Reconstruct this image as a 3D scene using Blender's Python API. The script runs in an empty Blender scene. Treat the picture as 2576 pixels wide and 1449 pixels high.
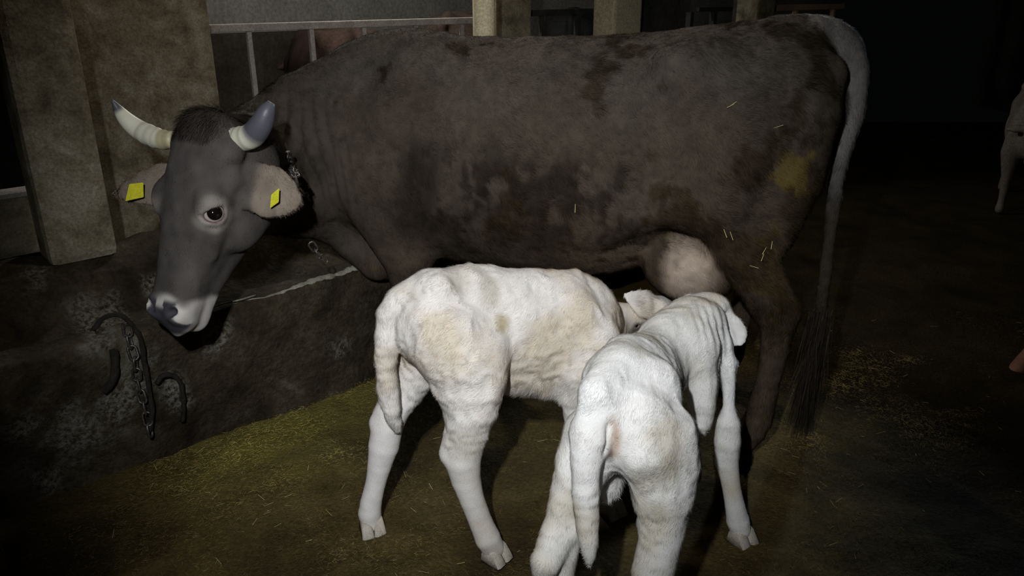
import bpy, bmesh, math, random
import numpy as np
from mathutils import Vector, Matrix

# ------------------------------------------------------------------ camera, world, lights, exposure
SC = bpy.context.scene
COL = SC.collection
FPX = 1946.0
TILT = math.radians(21.0)
CAMZ = 1.42
cam_data = bpy.data.cameras.new('camera')
cam_data.sensor_width = 36.0
cam_data.lens = FPX / 2576.0 * 36.0
cam_data.clip_start = 0.05
cam = bpy.data.objects.new('camera', cam_data)
cam.location = (0, 0, CAMZ)
cam.rotation_euler = (math.pi / 2 - TILT, 0, 0)
COL.objects.link(cam)
SC.camera = cam

world = bpy.data.worlds.new('barn_dark')
SC.world = world
world.use_nodes = True
world.node_tree.nodes['Background'].inputs[0].default_value = (0.60, 0.68, 0.80, 1)
world.node_tree.nodes['Background'].inputs[1].default_value = 0.0016

def spot(name, loc, aim, power, color, size, angle, blend):
    d = bpy.data.lights.new(name, 'SPOT')
    d.energy = power; d.color = color; d.shadow_soft_size = size
    d.spot_size = math.radians(angle); d.spot_blend = blend
    o = bpy.data.objects.new(name, d); COL.objects.link(o)
    o.location = loc
    o.rotation_euler = (Vector(aim) - Vector(loc)).to_track_quat('-Z', 'Y').to_euler()
    return o
def point(name, loc, power, color, size):
    d = bpy.data.lights.new(name, 'POINT')
    d.energy = power; d.color = color; d.shadow_soft_size = size
    o = bpy.data.objects.new(name, d); COL.objects.link(o); o.location = loc
    return o
# the photographer's two hand torches (two glints in the cow's eye), above and left of the lens
spot('hand_torch', (-0.185, 0.02, 1.68), (-0.14, 2.05, 0.78), 90.0, (0.95, 0.98, 1.0), 0.012, 70, 0.95)
spot('hand_torch', (-0.20, 0.02, 1.72), (-0.14, 2.05, 0.78), 90.0, (0.95, 0.98, 1.0), 0.012, 70, 0.95)
# cold barn lamps beyond the cow, just above the frame
spot('barn_lamp', (2.5, 5.0, 2.2), (0.95, 2.4, 1.15), 170.0, (0.66, 0.80, 1.0), 0.08, 44, 0.6)
point('barn_lamp', (-0.9, 5.2, 2.4), 75.0, (1.0, 0.97, 0.90), 0.08)
point('barn_lamp', (0.0, 3.0, 2.75), 28.0, (1.0, 0.90, 0.74), 0.10)

SC.view_settings.view_transform = 'Standard'
SC.view_settings.look = 'None'
SC.view_settings.gamma = 1.0
SC.view_settings.use_curve_mapping = False
SC.view_settings.exposure = 0.0

# ------------------------------------------------------------------ helpers
rng = np.random.default_rng(7)
random.seed(7)
CT, ST = math.cos(TILT), math.sin(TILT)

def at(px, py, Y):
    """world point on the photograph's sight line through a pixel, at distance Y ahead of the camera"""
    u = (px - 1288.0) / FPX; v = (724.5 - py) / FPX
    d = np.array([u, CT + v * ST, -ST + v * CT])
    return np.array([0, 0, CAMZ]) + d * (Y / d[1])
def atz(px, py, z):
    u = (px - 1288.0) / FPX; v = (724.5 - py) / FPX
    d = np.array([u, CT + v * ST, -ST + v * CT])
    return np.array([0, 0, CAMZ]) + d * ((z - CAMZ) / d[2])

def tag(o, label=None, cat=None, group=None, kind=None):
    if label: o['label'] = label
    if cat: o['category'] = cat
    if group: o['group'] = group
    if kind: o['kind'] = kind
    return o
def empty(name, loc=(0, 0, 0), rz=0.0):
    o = bpy.data.objects.new(name, None); COL.objects.link(o)
    o.location = loc; o.rotation_euler = (0, 0, rz); o.empty_display_size = 0.1
    return o
def link_mesh(name, me, mat, parent=None):
    o = bpy.data.objects.new(name, me); COL.objects.link(o)
    if mat: me.materials.append(mat)
    if parent is not None:
        o.parent = parent
        o.matrix_parent_inverse = parent_world(parent).inverted()
    return o
def parent_world(p):
    m = Matrix.LocRotScale(p.location, p.rotation_euler, p.scale)
    if p.parent is not None:
        m = parent_world(p.parent) @ p.matrix_parent_inverse @ m
    return m
def mesh_np(name, verts, faces_flat, loop_tot, smooth=True):
    """fast mesh: verts (n,3), flat loop indices, loops per face"""
    me = bpy.data.meshes.new(name)
    verts = np.asarray(verts, np.float32); faces_flat = np.asarray(faces_flat, np.int32); loop_tot = np.asarray(loop_tot, np.int32)
    me.vertices.add(len(verts)); me.vertices.foreach_set('co', verts.ravel())
    me.loops.add(len(faces_flat)); me.loops.foreach_set('vertex_index', faces_flat)
    me.polygons.add(len(loop_tot))
    st = np.zeros(len(loop_tot), np.int32); st[1:] = np.cumsum(loop_tot)[:-1]
    me.polygons.foreach_set('loop_start', st); me.polygons.foreach_set('loop_total', loop_tot)
    me.polygons.foreach_set('use_smooth', np.full(len(loop_tot), smooth))
    me.update(calc_edges=True); me.validate()
    return me
def set_color(me, rgb, name='coat'):
    a = me.attributes.new(name, 'FLOAT_COLOR', 'POINT')
    c = np.ones((len(rgb), 4), np.float32); c[:, :3] = rgb
    a.data.foreach_set('color', c.ravel())
def from_bm(name, bm, mat, parent=None, smooth=False):
    me = bpy.data.meshes.new(name)
    bmesh.ops.recalc_face_normals(bm, faces=bm.faces)
    bm.to_mesh(me); bm.free()
    if smooth: me.polygons.foreach_set('use_smooth', np.full(len(me.polygons), True))
    return link_mesh(name, me, mat, parent)

# -- noise
def _hash(ix, iy, iz, seed):
    n = (ix * 374761393 + iy * 668265263 + iz * 2147483647 + seed * 1274126177) & 0xffffffff
    n = ((n ^ (n >> 13)) * 1274126177) & 0xffffffff
    return ((n ^ (n >> 16)) & 0xffff) / 65535.0 * 2 - 1
def vnoise(p, freq=1.0, seed=0):
    p = np.asarray(p, np.float64) * freq
    i = np.floor(p).astype(np.int64); f = p - i; f = f * f * (3 - 2 * f)
    r = 0
    for dx in (0, 1):
        wx = f[:, 0] if dx else 1 - f[:, 0]
        for dy in (0, 1):
            wy = f[:, 1] if dy else 1 - f[:, 1]
            for dz in (0, 1):
                wz = f[:, 2] if dz else 1 - f[:, 2]
                r = r + wx * wy * wz * _hash(i[:, 0] + dx, i[:, 1] + dy, i[:, 2] + dz, seed)
    return r
def fbm(p, freq, seed=0, oct=3, gain=0.5):
    r = 0; a = 1.0
    for k in range(oct):
        r = r + a * vnoise(p, freq * 2 ** k, seed + 17 * k); a *= gain
    return r
def sstep(a, b, x):
    t = np.clip((x - a) / (b - a), 0, 1); return t * t * (3 - 2 * t)
def mix(c, d, m):
    m = np.asarray(m)[:, None]; return c * (1 - m) + np.asarray(d) * m

# -- implicit modelling: smooth unions of tapered limbs, ellipsoids and lofted sections on a grid
class Field:
    def __init__(s, lo, hi, h):
        s.lo = np.array(lo, float); s.h = h
        s.n = np.ceil((np.array(hi) - s.lo) / h).astype(int) + 1
        s.D = np.full(s.n, 1.0, np.float32)
    def sub(s, lo, hi, pad):
        a = np.clip(np.floor((np.asarray(lo) - pad - s.lo) / s.h).astype(int), 0, s.n - 1)
        b = np.clip(np.ceil((np.asarray(hi) + pad - s.lo) / s.h).astype(int) + 1, 1, s.n)
        b = np.maximum(b, a + 1)
        sl = tuple(slice(i, j) for i, j in zip(a, b))
        ax = [(s.lo[k] + s.h * np.arange(a[k], b[k])).astype(np.float32) for k in range(3)]
        X, Y, Z = np.meshgrid(*ax, indexing='ij')
        return sl, X, Y, Z
    def put(s, sl, d, k, cut=False):
        D = s.D[sl]
        if cut: D = -D
        if k > 0:
            hh = np.maximum(k - np.abs(D - d), 0) / k
            r = np.minimum(D, d) - hh * hh * k * 0.25
        else:
            r = np.minimum(D, d)
        s.D[sl] = -r if cut else r
    def limb(s, pts, k=0.03, squash=None, cut=False):
        """pts: [(point, radius), ...]; squash=(direction, factor) thins the limb along a direction"""
        P = [np.asarray(p, float) for p, r in pts]; R = [r for p, r in pts]
        lo = np.min([p - r for p, r in zip(P, R)], 0); hi = np.max([p + r for p, r in zip(P, R)], 0)
        sl, X, Y, Z = s.sub(lo, hi, 0.03 + k)
        best = None
        if squash is not None:
            n = np.asarray(squash[0], float); n = n / np.linalg.norm(n); q = squash[1] ** 2 - 1
        for (a, ra), (b, rb) in zip(zip(P[:-1], R[:-1]), zip(P[1:], R[1:])):
            ab = b - a; L = max(ab @ ab, 1e-9)
            px, py, pz = X - a[0], Y - a[1], Z - a[2]
            t = np.clip((px * ab[0] + py * ab[1] + pz * ab[2]) / L, 0, 1)
            dx, dy, dz = px - t * ab[0], py - t * ab[1], pz - t * ab[2]
            d2 = dx * dx + dy * dy + dz * dz
            if squash is not None:
                e = dx * n[0] + dy * n[1] + dz * n[2]; d2 = d2 + q * e * e
            d = np.sqrt(d2) - (ra + t * (rb - ra))
            if best is None: best = d
            else:
                kk = 0.003
                hh = np.maximum(kk - np.abs(best - d), 0) / kk
                best = np.minimum(best, d) - hh * hh * kk * 0.25
        s.put(sl, best, k, cut)
    def ell(s, c, r, M=None, k=0.03, cut=False):
        """ellipsoid; M rows are its axes"""
        c = np.asarray(c, float); r = np.asarray(r, float)
        M = np.eye(3) if M is None else np.asarray(M, float)
        ext = np.sqrt(((M * r[:, None]) ** 2).sum(0))
        sl, X, Y, Z = s.sub(c - ext, c + ext, 0.03 + k)
        x, y, z = X - c[0], Y - c[1], Z - c[2]
        q = [(M[i, 0] * x + M[i, 1] * y + M[i, 2] * z) for i in range(3)]
        k0 = np.sqrt(sum((q[i] / r[i]) ** 2 for i in range(3))) + 1e-6
        k1 = np.sqrt(sum((q[i] / r[i] ** 2) ** 2 for i in range(3))) + 1e-6
        s.put(sl, k0 * (k0 - 1) / k1, k, cut)
    def loft(s, origin, M, tab, k=0.03, nu=2.2, nl=2.2, narrow=0.0):
        """tab rows: t, hi, lo, mid, halfwidth along M[0]; M[1] = width axis, M[2] = height axis"""
        tab = np.asarray(tab, float); o = np.asarray(origin, float); M = np.asarray(M, float)
        corners = []
        for row in (tab[0], tab[-1], tab[len(tab) // 2]):
            for w in (-tab[:, 4].max(), tab[:, 4].max()):
                for q in (tab[:, 1].max(), tab[:, 2].min()):
                    corners.append(o + M[0] * row[0] + M[1] * w + M[2] * q)
        corners = np.array(corners)
        sl, X, Y, Z = s.sub(corners.min(0), corners.max(0), 0.03 + k)
        x, y, z = X - o[0], Y - o[1], Z - o[2]
        t = M[0, 0] * x + M[0, 1] * y + M[0, 2] * z
        w = np.abs(M[1, 0] * x + M[1, 1] * y + M[1, 2] * z)
        q = M[2, 0] * x + M[2, 1] * y + M[2, 2] * z
        tc = np.clip(t, tab[0, 0], tab[-1, 0])
        tt = np.linspace(tab[0, 0], tab[-1, 0], 160)
        def curve(c):
            v = np.interp(tt, tab[:, 0], tab[:, c])
            ker = np.array([1, 2, 3, 4, 3, 2, 1.]); ker /= ker.sum()
            vp = np.concatenate([np.full(3, v[0]), v, np.full(3, v[-1])])
            return np.interp(tc, tt, np.convolve(vp, ker, 'valid')).astype(np.float32)
        hi, lo, mid, W = curve(1), curve(2), curve(3), curve(4)
        up = q > mid
        hh = np.where(up, hi - mid, mid - lo)
        u = np.abs(q - mid) / hh
        if narrow: W = W * np.where(up, 1, 1 - narrow * np.clip(u, 0, 1.2))
        n = np.where(up, nu, nl)
        val = (np.maximum(w / W, 1e-4) ** n + np.maximum(u, 1e-4) ** n) ** (1 / n)
        d = (val - 1) * np.minimum(hh, W) * 0.9
        over = np.abs(t - tc)
        d = np.where(over > 0, np.sqrt(np.maximum(d, 0) ** 2 + over ** 2) + np.minimum(d, 0), d)
        s.put(sl, d, k)
    def mesh(s, smooth=3):
        D = s.D
        S = D < 0
        nx, ny, nz = (S.shape[i] - 1 for i in range(3))
        cnt = np.zeros((nx, ny, nz), np.int8)
        offs = [(i, j, k) for i in (0, 1) for j in (0, 1) for k in (0, 1)]
        for (i, j, k) in offs: cnt += S[i:i + nx, j:j + ny, k:k + nz]
        cells = np.argwhere((cnt > 0) & (cnt < 8))
        vid = np.full((nx, ny, nz), -1, np.int32); vid[tuple(cells.T)] = np.arange(len(cells))
        cv = {o: D[cells[:, 0] + o[0], cells[:, 1] + o[1], cells[:, 2] + o[2]] for o in offs}
        acc = np.zeros((len(cells), 3)); num = np.zeros(len(cells))
        for a in offs:
            for ax in range(3):
                if a[ax]: continue
                b = list(a); b[ax] = 1; b = tuple(b)
                d0, d1 = cv[a], cv[b]; m = (d0 < 0) != (d1 < 0)
                t = d0[m] / (d0[m] - d1[m])
                p = np.tile(np.array(a, float), (m.sum(), 1)); p[:, ax] += t
                acc[m] += p; num[m] += 1
        V = s.lo + (cells + acc / num[:, None]) * s.h
        Q = []
        for ax in range(3):
            o1, o2 = (ax + 1) % 3, (ax + 2) % 3
            sl0 = [slice(None)] * 3; sl1 = [slice(None)] * 3
            sl0[ax] = slice(0, -1); sl1[ax] = slice(1, None)
            A, B = S[tuple(sl0)], S[tuple(sl1)]
            e = np.argwhere(A != B)
            ok = (e[:, o1] > 0) & (e[:, o2] > 0) & (e[:, o1] < S.shape[o1] - 1) & (e[:, o2] < S.shape[o2] - 1)
            e = e[ok]
            flip = ~A[tuple(e.T)]
            def g(d1, d2):
                c = e.copy(); c[:, o1] += d1; c[:, o2] += d2
                return vid[tuple(c.T)]
            q = np.stack([g(-1, -1), g(0, -1), g(0, 0), g(-1, 0)], 1)
            q[flip] = q[flip][:, ::-1]
            Q.append(q)
        Q = np.concatenate(Q); Q = Q[(Q >= 0).all(1)]
        V = relax(V, Q, smooth)
        # keep the largest connected body
        lab = np.arange(len(V))
        E = np.concatenate([Q[:, [0, 1]], Q[:, [1, 2]], Q[:, [2, 3]], Q[:, [3, 0]]])
        while True:
            old = lab.copy()
            m = np.minimum(lab[E[:, 0]], lab[E[:, 1]])
            np.minimum.at(lab, E[:, 0], m); np.minimum.at(lab, E[:, 1], m)
            lab = lab[lab]
            if (old == lab).all(): break
        keep = lab == np.bincount(lab).argmax()
        new = np.cumsum(keep) - 1
        Q = new[Q[keep[Q[:, 0]]]]; V = V[keep]
        return V, Q
def relax(V, Q, it, w=0.5):
    E = np.concatenate([Q[:, [0, 1]], Q[:, [1, 2]], Q[:, [2, 3]], Q[:, [3, 0]]])
    n = np.bincount(E[:, 0], minlength=len(V)) + np.bincount(E[:, 1], minlength=len(V))
    for _ in range(it):
        S = np.stack([np.bincount(E[:, 0], V[E[:, 1], c], len(V)) + np.bincount(E[:, 1], V[E[:, 0], c], len(V)) for c in range(3)], 1)
        V = V * (1 - w) + w * S / np.maximum(n, 1)[:, None]
    return V
def normals(V, Q):
    fn = np.cross(V[Q[:, 2]] - V[Q[:, 0]], V[Q[:, 3]] - V[Q[:, 1]])
    N = np.stack([sum(np.bincount(Q[:, i], fn[:, c], len(V)) for i in range(4)) for c in range(3)], 1)
    return N / (np.linalg.norm(N, axis=1, keepdims=True) + 1e-12)
def body_mesh(name, V, Q, rgb, mat, parent):
    me = mesh_np(name, V, Q.ravel(), np.full(len(Q), 4))
    set_color(me, rgb)
    return link_mesh(name, me, mat, parent)

def fur(name, V, Q, N, rgb, flow, dens, length, width, lift, mat, parent, seed=1, clump=0.35, mask=None, gain=1.0, grain=0.10):
    """short coat hair: tapering blades rooted in the skin, combed along flow (per vertex), colours from the skin"""
    r = np.random.default_rng(seed)
    A = np.linalg.norm(np.cross(V[Q[:, 2]] - V[Q[:, 0]], V[Q[:, 3]] - V[Q[:, 1]]), axis=1) * 0.5
    if mask is not None: A = A * mask[Q].mean(1)
    n = int(A.sum() * dens)
    f = r.choice(len(Q), n, p=A / A.sum())
    a, b = r.random(n)[:, None], r.random(n)[:, None]
    def bl(X): return (X[Q[f, 0]] * (1 - a) + X[Q[f, 1]] * a) * (1 - b) + (X[Q[f, 3]] * (1 - a) + X[Q[f, 2]] * a) * b
    P, Nn, Fl, Cc = bl(V), bl(N), bl(flow), bl(rgb)
    Ln = bl(length[:, None])[:, 0] * (0.65 + 0.7 * r.random(n))
    Nn /= np.linalg.norm(Nn, axis=1, keepdims=True)
    sw = np.stack([vnoise(P, 28, seed + i) + 0.6 * vnoise(P, 75, seed + 9 + i) for i in range(3)], 1)
    Fl = Fl + clump * sw + 0.18 * r.normal(size=(n, 3))
    Fl -= (Fl * Nn).sum(1)[:, None] * Nn
    Fl /= np.linalg.norm(Fl, axis=1, keepdims=True) + 1e-9
    lf = lift * (0.6 + 0.8 * r.random(n))[:, None]
    d1 = Fl + Nn * lf * 1.5; d1 /= np.linalg.norm(d1, axis=1, keepdims=True)
    d2 = Fl + Nn * lf * 0.3; d2 /= np.linalg.norm(d2, axis=1, keepdims=True)
    side = np.cross(Fl, Nn) + 0.35 * r.normal(size=(n, 1)) * Nn
    side /= np.linalg.norm(side, axis=1, keepdims=True)
    w = width * (0.7 + 0.6 * r.random(n))[:, None] * 0.5
    p0 = P - Nn * 0.002; p1 = p0 + d1 * Ln[:, None] * 0.55; p2 = p1 + d2 * Ln[:, None] * 0.5
    vv = np.stack([p0 - side * w, p0 + side * w, p1 + side * w * 0.8, p1 - side * w * 0.8, p2], 1).reshape(-1, 3)
    base = (np.arange(n) * 5)[:, None]
    ff = (base + np.array([[0, 1, 2, 3, 3, 2, 4]])).ravel()
    me = mesh_np(name, vv, ff, np.tile([4, 3], n))
    jit = (1 + grain * r.normal(size=(n, 1)))
    set_color(me, np.repeat(np.clip(Cc * jit * gain, 0.002, 0.93), 5, axis=0))
    vn = np.repeat(Nn * 1.0 + Fl * 0.10 + 0.09 * r.normal(size=(n, 3)), 5, axis=0)
    vn /= np.linalg.norm(vn, axis=1, keepdims=True)
    me.normals_split_custom_set_from_vertices(vn.astype(np.float32))
    o = link_mesh(name, me, mat, parent)
    o['kind'] = 'stuff'
    return o

# -- materials
def new_mat(name, color=(0.5, 0.5, 0.5), rough=0.8, metal=0.0, spec=0.3):
    m = bpy.data.materials.new(name); m.use_nodes = True
    b = m.node_tree.nodes['Principled BSDF']
    b.inputs['Base Color'].default_value = (*color, 1)
    b.inputs['Roughness'].default_value = rough
    b.inputs['Metallic'].default_value = metal
    b.inputs['Specular IOR Level'].default_value = spec
    return m
def nodes(m): return m.node_tree.nodes, m.node_tree.links, m.node_tree.nodes['Principled BSDF']
def noise_node(nt, scale, detail=6, rough=0.6, coord='Object', dist=0.0):
    n = nt.nodes.new('ShaderNodeTexNoise'); n.inputs['Scale'].default_value = scale
    n.inputs['Detail'].default_value = detail; n.inputs['Roughness'].default_value = rough; n.inputs['Distortion'].default_value = dist
    tc = nt.nodes.new('ShaderNodeTexCoord'); nt.links.new(tc.outputs[coord], n.inputs['Vector'])
    return n
def ramp(nt, stops):
    r = nt.nodes.new('ShaderNodeValToRGB'); e = r.color_ramp.elements
    while len(e) < len(stops): e.new(0.5)
    for el, (p, c) in zip(e, stops): el.position = p; el.color = (*c, 1)
    return r
def add_bump(m, scale, strength, dist=0.01, detail=8):
    N, L, b = nodes(m)
    n = noise_node(m.node_tree, scale, detail, 0.65)
    bp = N.new('ShaderNodeBump'); bp.inputs['Strength'].default_value = strength; bp.inputs['Distance'].default_value = dist
    L.new(n.outputs['Fac'], bp.inputs['Height']); L.new(bp.outputs['Normal'], b.inputs['Normal'])
def mottled(name, stops, scale, rough=0.9, bump=0.5, bscale=40, spec=0.2, fine=None, bdist=0.01):
    """two noises of dirt over a base: a large one through a ramp, a fine one multiplied over it"""
    m = new_mat(name, rough=rough, spec=spec); N, L, b = nodes(m)
    n = noise_node(m.node_tree, scale, 8, 0.62, dist=0.4); r = ramp(m.node_tree, stops)
    L.new(n.outputs['Fac'], r.inputs['Fac'])
    n2 = noise_node(m.node_tree, (fine or scale * 14), 5, 0.7)
    r2 = ramp(m.node_tree, [(0.3, (0.55, 0.55, 0.55)), (0.7, (1.25, 1.25, 1.25))])
    L.new(n2.outputs['Fac'], r2.inputs['Fac'])
    mx = N.new('ShaderNodeMix'); mx.data_type = 'RGBA'; mx.blend_type = 'MULTIPLY'; mx.inputs[0].default_value = 1.0
    L.new(r.outputs['Color'], mx.inputs[6]); L.new(r2.outputs['Color'], mx.inputs[7])
    L.new(mx.outputs[2], b.inputs['Base Color'])
    if bump: add_bump(m, bscale, bump, bdist)
    return m
def coat_mat(name, rough=0.85, bump=0.25, bscale=220, spec=0.15, sheen=0.0):
    m = new_mat(name, rough=rough, spec=spec); N, L, b = nodes(m)
    a = N.new('ShaderNodeAttribute'); a.attribute_name = 'coat'
    L.new(a.outputs['Color'], b.inputs['Base Color'])
    if sheen: b.inputs['Sheen Weight'].default_value = sheen
    if bump: add_bump(m, bscale, bump, 0.004, 4)
    return m
M = {}
M['coat'] = coat_mat('animal_skin')
m = new_mat('coat_hair'); nt = m.node_tree; nt.nodes.remove(nt.nodes['Principled BSDF'])      # thin hairs: light both scatters off them and passes through
_a = nt.nodes.new('ShaderNodeAttribute'); _a.attribute_name = 'coat'; _d = nt.nodes.new('ShaderNodeBsdfDiffuse'); _t = nt.nodes.new('ShaderNodeBsdfTranslucent'); _s = nt.nodes.new('ShaderNodeMixShader'); _s.inputs[0].default_value = 0.36
nt.links.new(_a.outputs['Color'], _d.inputs['Color']); nt.links.new(_a.outputs['Color'], _t.inputs['Color']); nt.links.new(_d.outputs[0], _s.inputs[1]); nt.links.new(_t.outputs[0], _s.inputs[2])
nt.links.new(_s.outputs[0], nt.nodes['Material Output'].inputs['Surface']); M['fur'] = m
M['eye'] = coat_mat('wet_eye', rough=0.06, bump=0, spec=0.6)
M['horn'] = coat_mat('horn_keratin', rough=0.45, bump=0.15, bscale=120, spec=0.4)
M['hoof'] = mottled('hoof_keratin', [(0.3, (0.40, 0.35, 0.28)), (0.7, (0.62, 0.57, 0.49))], 30, 0.7, 0.3, 90)
M['darkhoof'] = mottled('dark_hoof_keratin', [(0.3, (0.02, 0.018, 0.015)), (0.7, (0.05, 0.045, 0.04))], 30, 0.7, 0.3, 90)
M['tag'] = mottled('yellow_tag_plastic', [(0.3, (0.55, 0.52, 0.02)), (0.7, (0.66, 0.63, 0.04))], 40, 0.45, 0.05, 60)
M['concrete'] = mottled('pillar_concrete', [(0.30, (0.10, 0.080, 0.050)), (0.5, (0.27, 0.232, 0.158)), (0.70, (0.42, 0.385, 0.30))], 7, 0.92, 0.5, 60)
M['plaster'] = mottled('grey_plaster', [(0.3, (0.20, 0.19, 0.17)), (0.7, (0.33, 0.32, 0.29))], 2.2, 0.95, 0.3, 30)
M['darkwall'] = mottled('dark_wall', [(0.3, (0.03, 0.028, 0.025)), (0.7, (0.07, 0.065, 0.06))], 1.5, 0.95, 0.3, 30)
M['manger'] = mottled('grimy_manger_concrete', [(0.30, (0.012, 0.009, 0.006)), (0.47, (0.048, 0.035, 0.020)), (0.60, (0.085, 0.068, 0.042)), (0.76, (0.26, 0.24, 0.19))], 4.5, 0.85, 0.9, 28, bdist=0.03)
M['manger_edge'] = mottled('worn_concrete_edge', [(0.3, (0.16, 0.15, 0.11)), (0.7, (0.36, 0.34, 0.27))], 12, 0.9, 0.6, 40)
M['rail'] = mottled('galvanised_rail', [(0.3, (0.30, 0.27, 0.25)), (0.7, (0.46, 0.43, 0.40))], 9, 0.6, 0.2, 60, spec=0.4)
M['darkrail'] = mottled('dark_iron', [(0.3, (0.02, 0.02, 0.02)), (0.7, (0.05, 0.048, 0.045))], 9, 0.6, 0.2, 60)
M['cream'] = mottled('cream_painted_post', [(0.3, (0.76, 0.66, 0.44)), (0.7, (0.86, 0.77, 0.55))], 6, 0.7, 0.2, 40)
M['beige'] = mottled('beige_render', [(0.3, (0.36, 0.31, 0.21)), (0.7, (0.50, 0.44, 0.31))], 5, 0.9, 0.4, 40)
M['orange'] = mottled('pale_wood', [(0.3, (0.55, 0.36, 0.22)), (0.7, (0.70, 0.48, 0.30))], 8, 0.7, 0.2, 40)
M['chain'] = mottled('rusty_steel', [(0.3, (0.05, 0.045, 0.04)), (0.7, (0.22, 0.20, 0.19))], 60, 0.35, 0.2, 200, spec=0.6)
M['chain'].node_tree.nodes['Principled BSDF'].inputs['Metallic'].default_value = 0.7
M['rope'] = mottled('dark_rope', [(0.3, (0.012, 0.011, 0.010)), (0.7, (0.04, 0.035, 0.03))], 60, 0.9, 0.6, 300)
M['dirt'] = mottled('trodden_straw_and_dung', [(0.25, (0.036, 0.024, 0.009)), (0.45, (0.085, 0.060, 0.019)), (0.62, (0.145, 0.105, 0.033)), (0.8, (0.22, 0.165, 0.052))], 3.2, 0.95, 0.9, 70, fine=90, bdist=0.02)
M['straw'] = coat_mat('straw_stems', rough=0.6, bump=0, spec=0.3)
M['pinkpole'] = mottled('reddish_wood', [(0.3, (0.20, 0.09, 0.06)), (0.7, (0.32, 0.16, 0.11))], 14, 0.7, 0.2, 60)

# -- small mesh builders
def box_bm(x0, x1, y0, y1, z0, z1, bevel=0.0, seg=2):
    bm = bmesh.new()
    bmesh.ops.create_cube(bm, size=1)
    for v in bm.verts:
        v.co = Vector(((x0 + x1) / 2 + v.co.x * (x1 - x0), (y0 + y1) / 2 + v.co.y * (y1 - y0), (z0 + z1) / 2 + v.co.z * (z1 - z0)))
    if bevel: bmesh.ops.bevel(bm, geom=bm.edges[:], offset=bevel, segments=seg, affect='EDGES', profile=0.6)
    return bm
def tube(name, pts, rad, mat, parent=None, seg=12, caps=True, rgb=None):
    """round tube through points with a radius at each"""
    P = [np.asarray(p, float) for p in pts]; n = len(P)
    if np.isscalar(rad): rad = [rad] * n
    V = []; ref = None
    for i in range(n):
        t = P[min(i + 1, n - 1)] - P[max(i - 1, 0)]; t /= np.linalg.norm(t)
        if ref is None:
            ref = np.array([0, 0, 1.0]) if abs(t[2]) < 0.9 else np.array([1.0, 0, 0])
        a = ref - (ref @ t) * t; a /= np.linalg.norm(a); ref = a; b = np.cross(t, a)
        for j in range(seg):
            an = 2 * math.pi * j / seg; V.append(P[i] + rad[i] * (a * math.cos(an) + b * math.sin(an)))
    F = []; tot = []
    for i in range(n - 1):
        for j in range(seg):
            F += [i * seg + j, i * seg + (j + 1) % seg, (i + 1) * seg + (j + 1) % seg, (i + 1) * seg + j]; tot.append(4)
    if caps:
        F += list(range(seg))[::-1]; tot.append(seg); F += [(n - 1) * seg + j for j in range(seg)]; tot.append(seg)
    me = mesh_np(name, V, F, tot)
    if rgb is not None: set_color(me, np.repeat(np.asarray(rgb, float), seg, axis=0))
    return link_mesh(name, me, mat, parent)
def spline(pts, n):
    """Catmull-Rom through rows (any width)"""
    P = np.asarray(pts, float); P = np.vstack([2 * P[0] - P[1], P, 2 * P[-1] - P[-2]])
    out = []
    m = len(P) - 3
    for u in np.linspace(0, m - 1e-9, n):
        i = int(u); t = u - i; p0, p1, p2, p3 = P[i:i + 4]
        out.append(0.5 * (2 * p1 + (p2 - p0) * t + (2 * p0 - 5 * p1 + 4 * p2 - p3) * t * t + (3 * p1 - p0 - 3 * p2 + p3) * t ** 3))
    return np.array(out)
def unit(v): v = np.asarray(v, float); return v / np.linalg.norm(v)
def sphere(name, c, r, mat, parent, axis=(0, 0, 1), rgbf=None, seg=24):
    """ball whose pole looks along axis; rgbf(angle from the pole) colours it"""
    bm = bmesh.new(); bmesh.ops.create_uvsphere(bm, u_segments=seg, v_segments=seg, radius=1)
    q = Vector(axis).to_track_quat('Z', 'Y').to_matrix()
    cs = []
    for v in bm.verts:
        cs.append(math.acos(max(-1, min(1, v.co.z)))); v.co = q @ v.co * r + Vector(c)
    o = from_bm(name, bm, mat, parent, True)
    if rgbf: set_color(o.data, np.array([rgbf(a) for a in cs]))
    return o
def hoof(name, c, fwd, side, size, mat, parent):
    """one claw: a wedge, sloping at the toe, flat sole on the ground"""
    fwd, side = unit(fwd), unit(side); up = np.array([0, 0, 1.0]); c = np.asarray(c, float)
    L, W, H = size
    prof = [(-0.5, 0.0), (-0.48, 0.55), (-0.35, 0.95), (0.0, 1.0), (0.18, 0.9), (0.42, 0.4), (0.56, 0.06), (0.55, 0.0)]
    V = []; n = len(prof)
    for s_, w in ((-1, 0.72), (-0.6, 1.0), (0.6, 1.0), (1, 0.72)):
        for x, z in prof: V.append(c + fwd * x * L * (1 if abs(s_) < 1 else 0.88) + side * s_ * W / 2 * (1 - 0.25 * z) + up * z * H * (1 if abs(s_) < 1 else 0.9))
    F = []; tot = []
    for k in range(3):
        for i in range(n):
            F += [k * n + i, k * n + (i + 1) % n, (k + 1) * n + (i + 1) % n, (k + 1) * n + i]; tot.append(4)
    F += list(range(n))[::-1]; tot.append(n); F += [3 * n + i for i in range(n)]; tot.append(n)
    me = mesh_np(name, V, F, tot, True)
    return link_mesh(name, me, mat, parent)

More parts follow.
